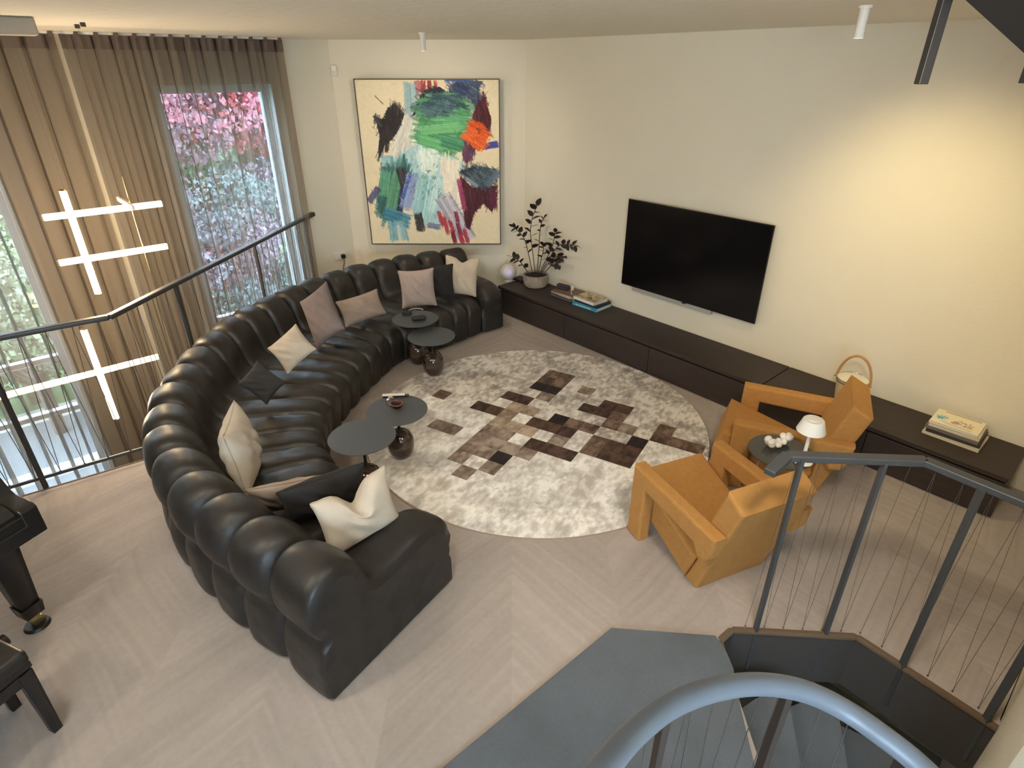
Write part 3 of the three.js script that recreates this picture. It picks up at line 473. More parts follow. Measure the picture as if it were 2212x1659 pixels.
// ---------------------------------------------------------------- patchwork rug
{
  const RC = [0.197, 4.098], RR = 1.358, org = [-0.034, 4.601], ux = [0.866, -0.5], vx = [0.5, 0.866], CU = 0.134, CV = 0.14, TH = 0.016;
  const hide = (s, a, b, scale, contrast) => tex(512, (u, v) => { const n = fbm(u * scale, v * scale, s, scale, 6), m = fbm(u * scale * 5, v * scale * 3, s + 9, scale * 15, 4), k = clamp(0.56 + (n - 0.5) * contrast + (m - 0.5) * 1.45); return [lerp(a[0], b[0], k), lerp(a[1], b[1], k), lerp(a[2], b[2], k)]; }, true);
  const mk = (s, a, b, sc, ct2) => phy({ color: rgb(1, 1, 1), roughness: 0.85, map: rep(hide(s, a, b, sc, ct2), 1.1), bumpMap: rep(floorBump, 2), bumpScale: 0.002, sheen: 0.12, sheenRoughness: 0.5, sheenColor: rgb(0.7, 0.66, 0.6) });
  const mats = { W: mk(201, [0.75, 0.725, 0.695], [0.98, 0.97, 0.955], 7, 1.6), G: mk(202, [0.57, 0.535, 0.5], [0.9, 0.875, 0.845], 7, 1.7), M: mk(203, [0.27, 0.2, 0.165], [0.52, 0.43, 0.37], 6, 1.6), S: mk(207, [0.4, 0.33, 0.29], [0.66, 0.6, 0.55], 5, 1.8), D: mk(204, [0.17, 0.115, 0.095], [0.36, 0.27, 0.22], 6, 1.6), K: mk(205, [0.08, 0.06, 0.06], [0.18, 0.14, 0.13], 6, 1.2), T: mk(206, [0.5, 0.425, 0.36], [0.74, 0.67, 0.585], 5, 1.8) };
  const marks = { K: [[1235, 475], [1305, 500], [1360, 655], [1070, 865], [1785, 820]], D: [[945, 590], [1000, 612], [890, 590], [1085, 540], [1145, 560], [1200, 825], [1280, 860], [1335, 868], [1640, 890], [1720, 900], [1670, 850], [1500, 605], [1560, 618], [1620, 580], [1700, 600], [1600, 870], [1750, 880], [1690, 915], [1660, 820], [1205, 690], [1270, 738], [1400, 720], [1350, 735]], M: [[1290, 410], [1350, 430], [1265, 455], [685, 525], [1445, 680], [1510, 740], [1900, 770], [1960, 800], [2030, 815], [1880, 795], [1930, 760], [1545, 830], [1580, 690], [1320, 470], [1560, 800], [1620, 810], [1720, 805], [1640, 640]], S: [[1250, 550], [930, 750], [1010, 775], [880, 790], [960, 820], [840, 840], [900, 860], [970, 885], [800, 880], [1040, 800], [1640, 700], [1690, 720], [1480, 520], [1750, 790], [720, 690], [780, 715], [1540, 770], [1150, 890], [770, 945], [840, 970], [890, 945], [1290, 790], [1210, 780], [1350, 800]], T: [[1050, 650], [1120, 610], [1160, 640], [1010, 690], [1090, 720], [1170, 745], [1200, 610]], W: [[1030, 578]] };
  const cell = (p) => { const dx = p[0] - org[0], dz = p[1] - org[1]; return [Math.floor((dx * ux[0] + dz * ux[1]) / CU), Math.floor((dx * vx[0] + dz * vx[1]) / CV)]; };
  const tone = new Map(); for (const t of ['W', 'T', 'S', 'M', 'D', 'K']) for (const [a, b] of marks[t]) { const p = at(680 + a / 2.514, 640 + b / 2.514, 0.012), c = cell([p.x, -p.z]); tone.set(c.join(), t); }
  const g = thing('round_rug', 'large round patchwork cowhide rug in cream, grey and brown', 'rug', V(RC[0], RC[1], 0));
  part(g, 'backing', cyl(RR, RR + 0.004, 0.007, 128).translate(0, 0.0035, 0), std({ color: rgb(0.3, 0.22, 0.15), roughness: 0.95 }), 'brown felt backing');
  const inside = (p) => Math.hypot(p[0] - RC[0], p[1] - RC[1]) < RR - 0.004, N = 144;
  const circ = Array.from({ length: N }, (_, k) => [RC[0] + (RR - 0.004) * Math.cos(k / N * 2 * Math.PI), RC[1] + (RR - 0.004) * Math.sin(k / N * 2 * Math.PI)]);
  function clip(poly) { let out = poly; for (let k = 0; k < N && out.length; k++) { const a = circ[k], b = circ[(k + 1) % N], f = (p) => (b[0] - a[0]) * (p[1] - a[1]) - (b[1] - a[1]) * (p[0] - a[0]); const inp = out; out = []; for (let i = 0; i < inp.length; i++) { const p = inp[i], q = inp[(i + 1) % inp.length], fp = f(p), fq = f(q); if (fp >= 0) out.push(p); if ((fp >= 0) !== (fq >= 0)) { const t = fp / (fp - fq); out.push([lerp(p[0], q[0], t), lerp(p[1], q[1], t)]); } } } return out; }
  const corner = (i, j) => [org[0] + ux[0] * i * CU + vx[0] * j * CV, org[1] + ux[1] * i * CU + vx[1] * j * CV];
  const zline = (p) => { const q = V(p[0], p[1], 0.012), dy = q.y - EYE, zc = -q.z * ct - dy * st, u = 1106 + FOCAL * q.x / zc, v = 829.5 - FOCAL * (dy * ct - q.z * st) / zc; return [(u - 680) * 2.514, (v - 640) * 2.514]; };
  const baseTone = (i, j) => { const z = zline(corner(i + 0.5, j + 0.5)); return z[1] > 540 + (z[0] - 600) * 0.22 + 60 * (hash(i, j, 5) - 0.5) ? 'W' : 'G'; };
  let count = 0;
  for (let j = -14; j <= 14; j++) for (let i = -16; i <= 16; i++) {
    const t = tone.get(i + ',' + j); let wide = 1, tt = t;
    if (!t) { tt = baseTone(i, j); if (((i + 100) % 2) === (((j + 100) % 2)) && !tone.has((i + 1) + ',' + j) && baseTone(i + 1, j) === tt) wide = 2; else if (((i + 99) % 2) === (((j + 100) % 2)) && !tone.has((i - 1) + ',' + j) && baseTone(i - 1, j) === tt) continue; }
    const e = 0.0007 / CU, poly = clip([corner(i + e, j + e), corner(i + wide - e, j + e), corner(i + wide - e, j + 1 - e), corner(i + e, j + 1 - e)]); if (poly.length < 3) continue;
    let area = 0; poly.forEach((p, k) => { const q = poly[(k + 1) % poly.length]; area += p[0] * q[1] - q[0] * p[1]; }); if (Math.abs(area) < 0.0006) continue;
    const hgt = TH + 0.0016 * (hash(i, j, 8) - 0.5); const ge = slab(poly, 0.006, hgt);
    const uv = ge.attributes.uv, p = ge.attributes.position, big = tt === 'W' || tt === 'G' ? 0 : 1, ox = big * hash(i, j, 1) * 3, oy = big * hash(i, j, 2) * 3; for (let k = 0; k < p.count; k++) uv.setXY(k, p.getX(k) * ux[0] - p.getZ(k) * ux[1] + ox, p.getX(k) * vx[0] - p.getZ(k) * vx[1] + oy);
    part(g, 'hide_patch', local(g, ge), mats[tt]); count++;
  }
}

// ---------------------------------------------------------------- side tables with marble bases
function sideTable(label, x, z, h, y0 = 0) {
  const g = thing('side_table', label, 'side table', V(x, z, y0), 0, 'paired side tables'), R = 0.215;
  part(g, 'table_top', lathe([[0, h - 0.008], [R - 0.004, h - 0.008], [R, h - 0.005], [R, h - 0.002], [R - 0.002, h], [0, h]], 64), M.tableTop);
  part(g, 'stem', cyl(0.011, 0.011, h - 0.22, 20).translate(0, 0.215 + (h - 0.22) / 2, 0), M.black);
  part(g, 'marble_base', lathe([[0, 0], [0.05, 0], [0.068, 0.008], [0.092, 0.055], [0.1, 0.11], [0.094, 0.16], [0.073, 0.2], [0.04, 0.22], [0.012, 0.225], [0, 0.225]].flatMap((p) => [p]), 48), M.marble, 'polished dark brown marble egg base');
  part(g, 'collar', cyl(0.02, 0.024, 0.012, 24).translate(0, 0.226, 0), M.black);
  return g;
}
const tA = at(782, 942, 0.46), tB = at(858, 887, 0.4), tC = at(932, 726, 0.4), tD = at(897, 688, 0.46);
sideTable('empty dark round side table overlapping the one with the remote control', tA.x, -tA.z, 0.46);
sideTable('dark round side table holding the white remote control', tB.x, -tB.z, 0.392, 0.016);
sideTable('empty dark round side table at the rug edge below its taller twin', tC.x, -tC.z, 0.386, 0.016);
sideTable('dark round side table holding black gadgets at the far seat', tD.x, -tD.z, 0.46);
{
  const y = 0.408, p = at(852, 857, y), q0 = at(815, 858, y), q1 = at(888, 855, y), turn = Math.atan2(-(q1.z - q0.z), q1.x - q0.x);
  const g = thing('remote_control', 'white remote control with a black end on the side table', 'remote control', p, turn);
  part(g, 'body', rbox(0.19, 0.016, 0.032, 0.005).translate(0.01, 0.008, 0), M.black); part(g, 'white_face', rbox(0.165, 0.006, 0.03, 0.002).translate(-0.004, 0.018, 0), M.white); part(g, 'button', cyl(0.007, 0.007, 0.004, 16).translate(0.092, 0.018, 0), M.chrome);
  const c = at(858, 880, y), k = thing('ashtray_bowl', 'small dark bowl with a reddish rim on the side table', 'bowl', c);
  part(k, 'bowl', lathe([[0, 0.004], [0.03, 0.004], [0.042, 0.03], [0.045, 0.034], [0.041, 0.034], [0.034, 0.012], [0, 0.01]], 32), M.black); part(k, 'rim', new THREE.TorusGeometry(0.043, 0.004, 8, 32).rotateX(Math.PI / 2).translate(0, 0.034, 0), std({ color: rgb(0.25, 0.06, 0.05), roughness: 0.4 }));
  const w = thing('wrist_watch', 'silver metal watch standing beside the small dark bowl', 'watch', at(845, 877, y), 0.5);
  part(w, 'strap', new THREE.TorusGeometry(0.03, 0.007, 8, 36, 4.6).rotateZ(0.9).scale(1, 1, 1.7).translate(0, 0.037, 0), M.chrome); part(w, 'dial', cyl(0.017, 0.017, 0.008, 24).translate(0, 0.07, 0), M.chrome);
}
{
  const y = 0.46, c = at(905, 692, y);
  const g = thing('handheld_gadget', 'black rounded handheld gadget lying on the far side table', 'gadget', c, 0.25); part(g, 'body', new THREE.CapsuleGeometry(0.026, 0.09, 6, 20).rotateZ(Math.PI / 2).scale(1, 0.9, 1.1).translate(0, 0.024, 0), M.blackMatte); part(g, 'button', rbox(0.02, 0.006, 0.014, 0.002).translate(0.02, 0.048, 0), M.black);
  const b = thing('spectacles_case', 'small black spectacles case on the far side table', 'case', at(879, 680, y), -0.1); part(b, 'lower_shell', rbox(0.09, 0.018, 0.045, 0.008).translate(0, 0.009, 0), M.blackMatte); part(b, 'upper_shell', rbox(0.09, 0.018, 0.045, 0.008).translate(0, 0.027, 0), M.blackMatte);
  solo('cable_loop', 'thin white cable loop lying on the far side table', 'cable', tube([new V3(-0.07, 0.003, 0), new V3(-0.045, 0.003, -0.035), new V3(0, 0.003, -0.05), new V3(0.045, 0.003, -0.04), new V3(0.065, 0.003, -0.015)], 0.0028, 30, 6), M.white, at(899, 671, y));
}

// ---------------------------------------------------------------- upholstered armchairs
function armchair(label, O, back) {
  const g = thing('armchair', label, 'armchair', V(O[0], O[1], 0), Math.atan2(back[1], back[0]), 'ochre armchairs');   // local x: towards the back, z: minus the side-to-side axis
  const W = 0.655, aw = 0.082, bv = 0.014;
  const armOutline = [[0, 0], [0.122, 0], [0.126, 0.385], [0.56, 0.375], [0.6, 0.31], [0.66, 0.32], [0.69, 0.37], [0.708, 0.5], [0, 0.5]];
  for (const l0 of [0, W - aw]) part(g, 'arm', boxUV(extr(armOutline, aw, bv).translate(0, 0.001, -l0 - aw)), M.wool);
  const sw = W - 2 * aw - 0.004;
  part(g, 'seat', boxUV(extr([[-0.067, 0.38], [-0.112, 0.2], [0.459, 0.004], [0.522, 0.19]], sw, 0.016).translate(0, 0.001, -(W - aw) + 0.002)), M.wool);
  part(g, 'backrest', boxUV(extr([[0.464, 0.004], [0.56, 0.001], [0.764, 0.673], [0.641, 0.737], [0.54, 0.4], [0.526, 0.19]], sw, 0.016).translate(0, 0.001, -(W - aw) + 0.002)), M.wool);
  for (const l0 of [0.006, W - aw + 0.006]) part(g, 'glide', new THREE.BoxGeometry(0.1, 0.004, aw - 0.02).translate(0.062, 0.001, -l0 - aw / 2), M.black);
  return g;
}
armchair('ochre wool armchair with its back to the stair railing', [0.717, 2.833], [0.393, -0.92]);
armchair('ochre wool armchair standing before the low bench and the bucket', [1.454, 3.285], [0.904, -0.429]);

// glass table, lamp and popcorn ornament between the armchairs
{
  const h = 0.51, p = at(1687, 974, h);
  const g = thing('glass_side_table', 'small round smoked glass table between the armchairs', 'side table', V(p.x, -p.z, 0));
  part(g, 'glass_top', lathe([[0, h - 0.01], [0.184, h - 0.01], [0.188, h - 0.006], [0.184, h], [0, h]], 56), phy({ color: rgb(0.05, 0.052, 0.05), roughness: 0.12, specularIntensity: 0.8 }));
  for (let k = 0; k < 3; k++) { const a = 0.9 + k * 2.094; part(g, 'leg', rod(new V3(Math.cos(a) * 0.13, h - 0.01, Math.sin(a) * 0.13), new V3(Math.cos(a) * 0.16, 0.001, Math.sin(a) * 0.16), 0.007, 12), M.chrome); }
  const lp = at(1733, 997, h), L = thing('table_lamp', 'white mushroom table lamp on the smoked glass table', 'table lamp', lp);
  part(L, 'base', lathe([[0, 0], [0.055, 0], [0.057, 0.008], [0.052, 0.014], [0.012, 0.02], [0, 0.02]], 36), M.white);
  part(L, 'stem', cyl(0.009, 0.011, 0.25, 20).translate(0, 0.14, 0), M.white);
  part(L, 'shade', lathe([[0.076, 0.215], [0.079, 0.215], [0.057, 0.285], [0.052, 0.29], [0, 0.29], [0, 0.286], [0.05, 0.286], [0.054, 0.283], [0.076, 0.215]], 44), M.white);
  part(L, 'shade_disc', cyl(0.032, 0.032, 0.006, 32).translate(0, 0.292, 0), M.white);
  const pc = at(1680, 964, h), R = rngOf(12), O = thing('popcorn_ornament', 'white popcorn shaped ornament lying on the smoked glass table', 'ornament', pc, 0.2);
  const lobe = (x, y, z, s) => { const geos = []; for (let k = 0; k < 7; k++) { const a = R() * 6.28, e = R() * 2 - 0.6; geos.push(new THREE.SphereGeometry(s * (0.5 + 0.2 * R()), 12, 9).translate(x + Math.cos(a) * s * 0.55, y + Math.sin(e) * s * 0.5, z + Math.sin(a) * s * 0.55)); } return mergeGeometries(geos); };
  for (const [x, y, z, s] of [[-0.055, 0.04, 0.0, 0.034], [-0.015, 0.03, 0.012, 0.026], [0.015, 0.032, 0.0, 0.03], [0.055, 0.042, -0.012, 0.036]]) part(O, 'kernel', lobe(x, y, z, s), M.white);
}

// ---------------------------------------------------------------- low bench along the television wall
const BH = 0.319, BD = 0.505;
{
  const sOf = (u, v) => { const p = at(u, v, BH); return (p.x - B[0]) * tvd[0] + (-p.z - B[1]) * tvd[1]; };
  const s0 = sOf(1085, 614) + 0.0, s1 = sOf(1705, 794), s2 = sOf(2165, 1060);
  const unit = (label, a, b, fronts) => {
    const g = thing('low_bench', label, 'bench', tvP(a, 0.01, 0), TVTURN, 'low bench units'), L = b - a;
    part(g, 'top', boxUV(rbox(L - 0.004, 0.035, BD - 0.01, 0.004).translate(L / 2, BH - 0.0175, BD / 2)), M.darkWood);
    part(g, 'body', boxUV(rbox(L - 0.02, BH - 0.075, BD - 0.06, 0.003).translate(L / 2, 0.03 + (BH - 0.075) / 2, BD / 2 - 0.022)), M.black);
    part(g, 'plinth', boxUV(rbox(L - 0.06, 0.03, BD - 0.08, 0.003).translate(L / 2, 0.015, BD / 2 - 0.02)), M.black);
    for (let k = 0; k < fronts; k++) { const w = L / fronts; part(g, 'drawer_front', boxUV(rbox(w - 0.005, BH - 0.06, 0.02, 0.003).translate(w * (k + 0.5), 0.012 + (BH - 0.06) / 2, BD - 0.016)), M.darkWood); }
  };
  unit('long dark wood bench unit under the television', s0, s1 - 0.002, 3);
  unit('dark wood bench unit behind the armchairs holding the bucket', s1 + 0.002, s2, 2);
}
// television
{
  const d = 0.075, [l] = tvAt(1350, 520, d), [r] = tvAt(1652, 593, d), yT = tvAt(1358, 429, d)[1], yB = tvAt(1342, 612, d)[1], W = r - l, Hh = yT - yB;
  const g = thing('television', 'large black flat television mounted on the cream wall', 'television', tvP((l + r) / 2, 0, yB), TVTURN);
  part(g, 'screen', rbox(W - 0.012, Hh - 0.012, 0.004, 0.001).translate(0, Hh / 2, d + 0.001), M.screen);
  part(g, 'bezel', extr([[-W / 2, 0], [W / 2, 0], [W / 2, Hh], [-W / 2, Hh]], 0.012, 0.002).translate(0, 0, d - 0.013), M.black);
  part(g, 'housing', rbox(W * 0.8, Hh * 0.5, 0.035, 0.01).translate(0, Hh * 0.33, d - 0.03), M.blackMatte);
  part(g, 'wall_bracket', rbox(0.4, 0.25, 0.04, 0.004).translate(0, Hh * 0.4, 0.02), M.black);
  part(g, 'sound_bar', rbox(W * 0.62, 0.04, 0.03, 0.006).translate(-W * 0.1, -0.021, d - 0.022), std({ color: rgb(0.34, 0.33, 0.31), roughness: 0.5 }), 'slim grey strip under the screen');
  part(g, 'sensor', rbox(0.04, 0.012, 0.012, 0.003).translate(0.02, -0.005, d + 0.002), M.black);
}

// ---------------------------------------------------------------- abstract painting
{
  const CW = 960, CH = 1090, cv = document.createElement('canvas'); cv.width = CW; cv.height = CH; const c = cv.getContext('2d'), R = rngOf(77);
  const mp = (x, y) => { const xl = 218 + (y - 243) * 0.112, xr = 1310; return [(x - xl) / (xr - xl) * CW, (y - 244) / 1208 * CH]; };
  const K = CW / 1030;
  c.fillStyle = '#e6d8b8'; c.fillRect(0, 0, CW, CH);
  for (let k = 0; k < 900; k++) { const x = R() * CW, y = R() * CH, a = R() * 6.28, l = 20 + R() * 60; c.strokeStyle = ['rgba(240,228,204,.25)', 'rgba(222,200,158,.22)', 'rgba(232,214,178,.25)'][k % 3]; c.lineWidth = 4 + R() * 14; c.beginPath(); c.moveTo(x, y); c.lineTo(x + Math.cos(a) * l, y + Math.sin(a) * l); c.stroke(); }
  const hex = (h) => [1, 3, 5].map((i) => parseInt(h.slice(i, i + 2), 16));
  const tint = (h, d, al) => { const [r, g, b] = hex(h), e = (R() - 0.5) * d; return `rgba(${clamp(r + e, 0, 255) | 0},${clamp(g + e, 0, 255) | 0},${clamp(b + e, 0, 255) | 0},${al})`; };
  function blob(pts, col, dir, d = 40, n = 260, len = 70, wid = 9) { // ragged patch of brushed paint
    const P = pts.map(([x, y]) => mp(x, y)), path = () => { c.beginPath(); P.forEach(([x, y], i) => { const [px, py] = P[(i + P.length - 1) % P.length]; i ? c.lineTo(x + (R() - 0.5) * 8, y + (R() - 0.5) * 8) : c.moveTo(x, y); }); c.closePath(); };
    c.fillStyle = col; path(); c.fill();
    const xs = P.map((p) => p[0]), ys = P.map((p) => p[1]), x0 = Math.min(...xs), x1 = Math.max(...xs), y0 = Math.min(...ys), y1 = Math.max(...ys);
    const inside = (x, y) => { let s = false; for (let i = 0, j = P.length - 1; i < P.length; j = i++) { const [a, b] = P[i], [e, f] = P[j]; if ((b > y) !== (f > y) && x < (e - a) * (y - b) / (f - b) + a) s = !s; } return s; };
    for (let k = 0; k < n; k++) { const x = lerp(x0, x1, R()), y = lerp(y0, y1, R()); if (!inside(x, y)) continue; const a = dir + (R() - 0.5) * 0.5, l = len * (0.4 + R()); c.strokeStyle = tint(col, d * 2, 0.35 + 0.4 * R()); c.lineWidth = wid * (0.25 + R()); c.lineCap = 'round'; c.beginPath(); c.moveTo(x - Math.cos(a) * l / 2, y - Math.sin(a) * l / 2); c.quadraticCurveTo(x + (R() - 0.5) * 10, y + (R() - 0.5) * 10, x + Math.cos(a) * l / 2, y + Math.sin(a) * l / 2); c.stroke(); }
  }
  function stroke(x0, y0, x1, y1, w, col, d = 30, n = 26) { const [a, b] = mp(x0, y0), [e, f] = mp(x1, y1), L = Math.hypot(e - a, f - b), nx = -(f - b) / L, ny = (e - a) / L; for (let k = 0; k < n; k++) { const o = (k / (n - 1) - 0.5) * w * K, s0 = R() * 0.12, s1 = 1 - R() * 0.14; c.strokeStyle = tint(col, d * 2, 0.7); c.lineWidth = w * K / n * 2.1; c.lineCap = 'round'; c.beginPath(); c.moveTo(lerp(a, e, s0) + nx * o, lerp(b, f, s0) + ny * o); c.lineTo(lerp(a, e, s1) + nx * o * 1.05, lerp(b, f, s1) + ny * o * 1.05); c.stroke(); } }
  // reds along the top, pale blue behind
  stroke(640, 250, 650, 520, 90, '#93b6bd'); stroke(690, 246, 705, 330, 36, '#c06a70'); stroke(735, 246, 742, 330, 34, '#a3303c'); stroke(785, 246, 790, 320, 24, '#8e2433'); stroke(830, 246, 836, 300, 22, '#b12f38');
  blob([[700, 380], [740, 310], [860, 290], [920, 330], [980, 330], [1010, 440], [880, 470], [720, 470], [650, 490]], '#2c2b3b', 0.5, 36);
  blob([[930, 300], [1000, 255], [1190, 250], [1160, 300], [1180, 370], [1110, 470], [1000, 430], [940, 350]], '#47566f', 0.6, 50); stroke(970, 290, 1080, 330, 60, '#26365a'); stroke(900, 250, 1120, 252, 10, '#2f4a9a', 20, 8);
  blob([[1040, 390], [1110, 400], [1130, 480], [1060, 490]], '#8fa88c', 0.9, 40, 90);
  // dark mass on the left
  blob([[470, 430], [520, 400], [590, 470], [560, 570], [500, 650], [440, 700], [400, 800], [390, 720], [400, 620], [365, 490], [430, 510]], '#2a2527', 1.9, 28, 320); stroke(360, 480, 420, 560, 22, '#3a3c4a'); stroke(470, 620, 455, 750, 26, '#2a2833');
  stroke(365, 345, 440, 410, 5, '#6a5348', 20, 4);
  // white and pale blue centre
  blob([[600, 480], [690, 500], [720, 640], [640, 760], [540, 820], [480, 720], [530, 620]], '#d9d7cd', 2.0, 30, 320); blob([[520, 800], [650, 700], [780, 670], [850, 760], [990, 780], [1050, 860], [960, 960], [880, 1080], [860, 1280], [700, 1290], [620, 1100], [560, 900]], '#a9ccd1', 1.75, 34, 700, 100);
  blob([[680, 760], [800, 680], [860, 770], [820, 900], [720, 900]], '#dcefe6', 1.5, 26, 260); stroke(410, 800, 520, 800, 60, '#8cbfca');
  // green crown
  blob([[700, 420], [800, 340], [960, 330], [1060, 390], [1090, 520], [1040, 720], [900, 780], [830, 720], [680, 660], [710, 560]], '#5a9e70', 0.15, 44, 520, 110, 16); blob([[740, 400], [860, 340], [990, 350], [1040, 420], [900, 470], [760, 500]], '#3f5f66', 0.2, 40, 260, 90, 14); stroke(700, 590, 1040, 560, 60, '#77bd82', 30); stroke(690, 640, 880, 690, 60, '#6ab87c', 30); stroke(860, 650, 1040, 700, 80, '#4c9070', 30);
  // orange, plum and blue on the right
  blob([[1140, 420], [1210, 335], [1215, 420], [1250, 500], [1240, 600], [1160, 560], [1110, 500]], '#4a1722', 1.4, 26, 240); blob([[1050, 690], [1140, 690], [1110, 790], [1060, 830], [1030, 760]], '#5b3550', 1.5, 36, 120); stroke(1170, 705, 1310, 682, 42, '#2b3590', 24);
  blob([[1100, 512], [1180, 540], [1235, 605], [1205, 700], [1140, 722], [1030, 640], [1070, 580]], '#df5f24', 0.5, 50, 300, 60); stroke(1130, 570, 1180, 590, 10, '#7d2d18', 20, 6); stroke(1150, 580, 1160, 610, 8, '#7d2d18', 20, 5);
  // lower left greens and blues
  blob([[420, 850], [500, 850], [600, 830], [640, 900], [600, 1080], [560, 1240], [440, 1260], [380, 1140], [400, 980]], '#3b6c6a', 1.75, 44, 520, 120, 14); stroke(450, 870, 430, 1080, 70, '#5c9d7c'); stroke(540, 890, 480, 1210, 70, '#639a79'); stroke(560, 850, 600, 1000, 70, '#3a3338'); stroke(590, 980, 545, 1240, 40, '#2e3146'); stroke(660, 880, 590, 1180, 80, '#8f9fce'); stroke(640, 900, 575, 1100, 20, '#4560b0'); stroke(400, 1000, 322, 1120, 46, '#55557a'); stroke(430, 1200, 640, 1280, 100, '#3d7f99'); stroke(500, 1260, 520, 1440, 60, '#7fb3c0', 40, 12); stroke(560, 1260, 600, 1430, 50, '#8fbdc6', 40, 8);
  stroke(760, 900, 700, 1270, 90, '#9fcfd3'); stroke(850, 930, 790, 1200, 70, '#b6d8d8'); stroke(690, 1200, 720, 1360, 60, '#2d2a2c'); stroke(760, 1300, 870, 1320, 40, '#6f7f9c');
  // white fall, crimson and plum on the lower right
  blob([[860, 800], [1000, 800], [1030, 950], [1040, 1200], [980, 1300], [900, 1080]], '#e9e3d3', 1.6, 24, 320, 110); stroke(870, 1060, 1080, 1440, 130, '#a7a6b8', 40, 30);
  blob([[1010, 920], [1110, 1010], [1200, 990], [1300, 990], [1290, 1100], [1250, 1200], [1190, 1130], [1120, 1200], [1080, 1340], [1050, 1320], [1030, 1150]], '#481a29', 1.6, 28, 460); stroke(1000, 930, 1050, 1200, 34, '#9c3b66'); stroke(1250, 1010, 1270, 1180, 50, '#5d2440');
  blob([[1010, 880], [1130, 840], [1250, 860], [1310, 870], [1230, 1000], [1120, 1010], [1050, 930]], '#42545f', 0.7, 50, 320); stroke(1310, 870, 1210, 1000, 40, '#5a7186'); stroke(1150, 1000, 1050, 930, 24, '#8fa2ac'); stroke(1000, 900, 1130, 850, 20, '#2b333d');
  for (const [x, y, l] of [[850, 1190, 120], [885, 1230, 150], [930, 1260, 180], [975, 1190, 90], [990, 1280, 160], [1040, 1330, 120], [950, 1350, 100], [1010, 1370, 90]]) stroke(x, y, x + l * 0.25, y + l, 26, ['#a3293b', '#b92f41', '#7d2038'][(x + y) % 3], 30, 8);
  for (let k = 0; k < 40; k++) { const x = 640 + R() * 260, y = 820 + R() * 260; stroke(x, y, x - 12, y + 26, 3, '#5d6f78', 20, 2); }
  const dots = (n, len, wid, al, jit) => { // wet brush pass: each short stroke drags the paint found under it
    const im = c.getImageData(0, 0, CW, CH).data;
    for (let k = 0; k < n; k++) { const x = R() * CW, y = R() * CH, i = ((y | 0) * CW + (x | 0)) * 4, e = (R() - 0.5) * jit, a = 1.1 + 2.2 * (fbm(x / 190, y / 190, 311, 8, 3) - 0.5) * 3 + (R() - 0.5) * 0.6, l = len * (0.4 + R()), b = (R() - 0.5) * l * 0.35; c.strokeStyle = `rgba(${clamp(im[i] + e, 0, 255) | 0},${clamp(im[i + 1] + e, 0, 255) | 0},${clamp(im[i + 2] + e, 0, 255) | 0},${al})`; c.lineWidth = wid * (0.3 + R()); c.lineCap = 'round'; c.beginPath(); c.moveTo(x - Math.cos(a) * l / 2, y - Math.sin(a) * l / 2); c.quadraticCurveTo(x - Math.sin(a) * b, y + Math.cos(a) * b, x + Math.cos(a) * l / 2, y + Math.sin(a) * l / 2); c.stroke(); }
  };
  dots(2200, 34, 8, 0.42, 12); dots(7000, 20, 3.5, 0.5, 24);
  const t = new THREE.CanvasTexture(cv); t.colorSpace = THREE.SRGBColorSpace;
  const bump = tex(512, (u, v) => grey(0.5 * fbm(u * 40, v * 10, 301, 40, 4) + 0.5 * noise(u * 200, v * 200, 302, 200)));
  const zP = A[1] - 0.1, x0 = -1.648, x1 = -0.13, y0 = 0.715, y1 = 2.447, W = x1 - x0, Hh = y1 - y0;
  const g = thing('abstract_painting', 'large colourful abstract painting in a thin dark frame', 'painting', V((x0 + x1) / 2, A[1], y0));
  part(g, 'canvas', new THREE.BoxGeometry(W - 0.02, Hh - 0.02, 0.03).translate(0, Hh / 2, 0.08), [0, 1, 2, 3, 4, 5].map((i) => i === 4 ? std({ map: t, roughness: 0.75, bumpMap: bump, bumpScale: 0.003 }) : M.cream));
  for (const [w, h, x, y] of [[W, 0.008, 0, Hh - 0.004], [W, 0.008, 0, 0.004], [0.008, Hh - 0.016, -W / 2 + 0.004, Hh / 2], [0.008, Hh - 0.016, W / 2 - 0.004, Hh / 2]]) part(g, 'frame_strip', rbox(w, h, 0.05, 0.001).translate(x, y, 0.077), std({ color: rgb(0.05, 0.035, 0.025), roughness: 0.5 }));
  for (const y of [0.2, Hh - 0.2]) part(g, 'hanging_batten', new THREE.BoxGeometry(W - 0.3, 0.05, 0.062).translate(0, y, 0.033), M.white);
}

// ---------------------------------------------------------------- small things on the walls
{
  const p = onPlane(718, 153, [A[0], A[1] - 0.02], [0, 1]), g = thing('alarm_sensor', 'small white alarm sensor high in the corner by the painting', 'sensor', new V3(p.x + 0.02, p.y - 0.05, -A[1]));
  part(g, 'housing', rbox(0.06, 0.105, 0.04, 0.014).translate(0, 0.052, 0.021), M.white); part(g, 'lens', rbox(0.034, 0.04, 0.006, 0.003).translate(0, 0.035, 0.042), std({ color: rgb(0.6, 0.6, 0.58), roughness: 0.3 }));
  const [s, y] = winAt(735, 553, 0.01), q = win(Math.max(0.12, s), y, 0), k = thing('wall_socket', 'white double wall socket with a black plug behind the sofa', 'socket', q, WTURN + Math.PI);
  part(k, 'plate', rbox(0.15, 0.088, 0.01, 0.004).translate(0, 0, 0.006), M.white); part(k, 'plug', rbox(0.05, 0.05, 0.035, 0.01).translate(0.03, -0.005, 0.028), M.black); part(k, 'flex', tube([new V3(0.03, -0.02, 0.03), new V3(0.03, -0.06, 0.04), new V3(0.015, -0.16, 0.02), new V3(0.02, -y + 0.01, 0.015)], 0.004, 30, 8), M.black);
}

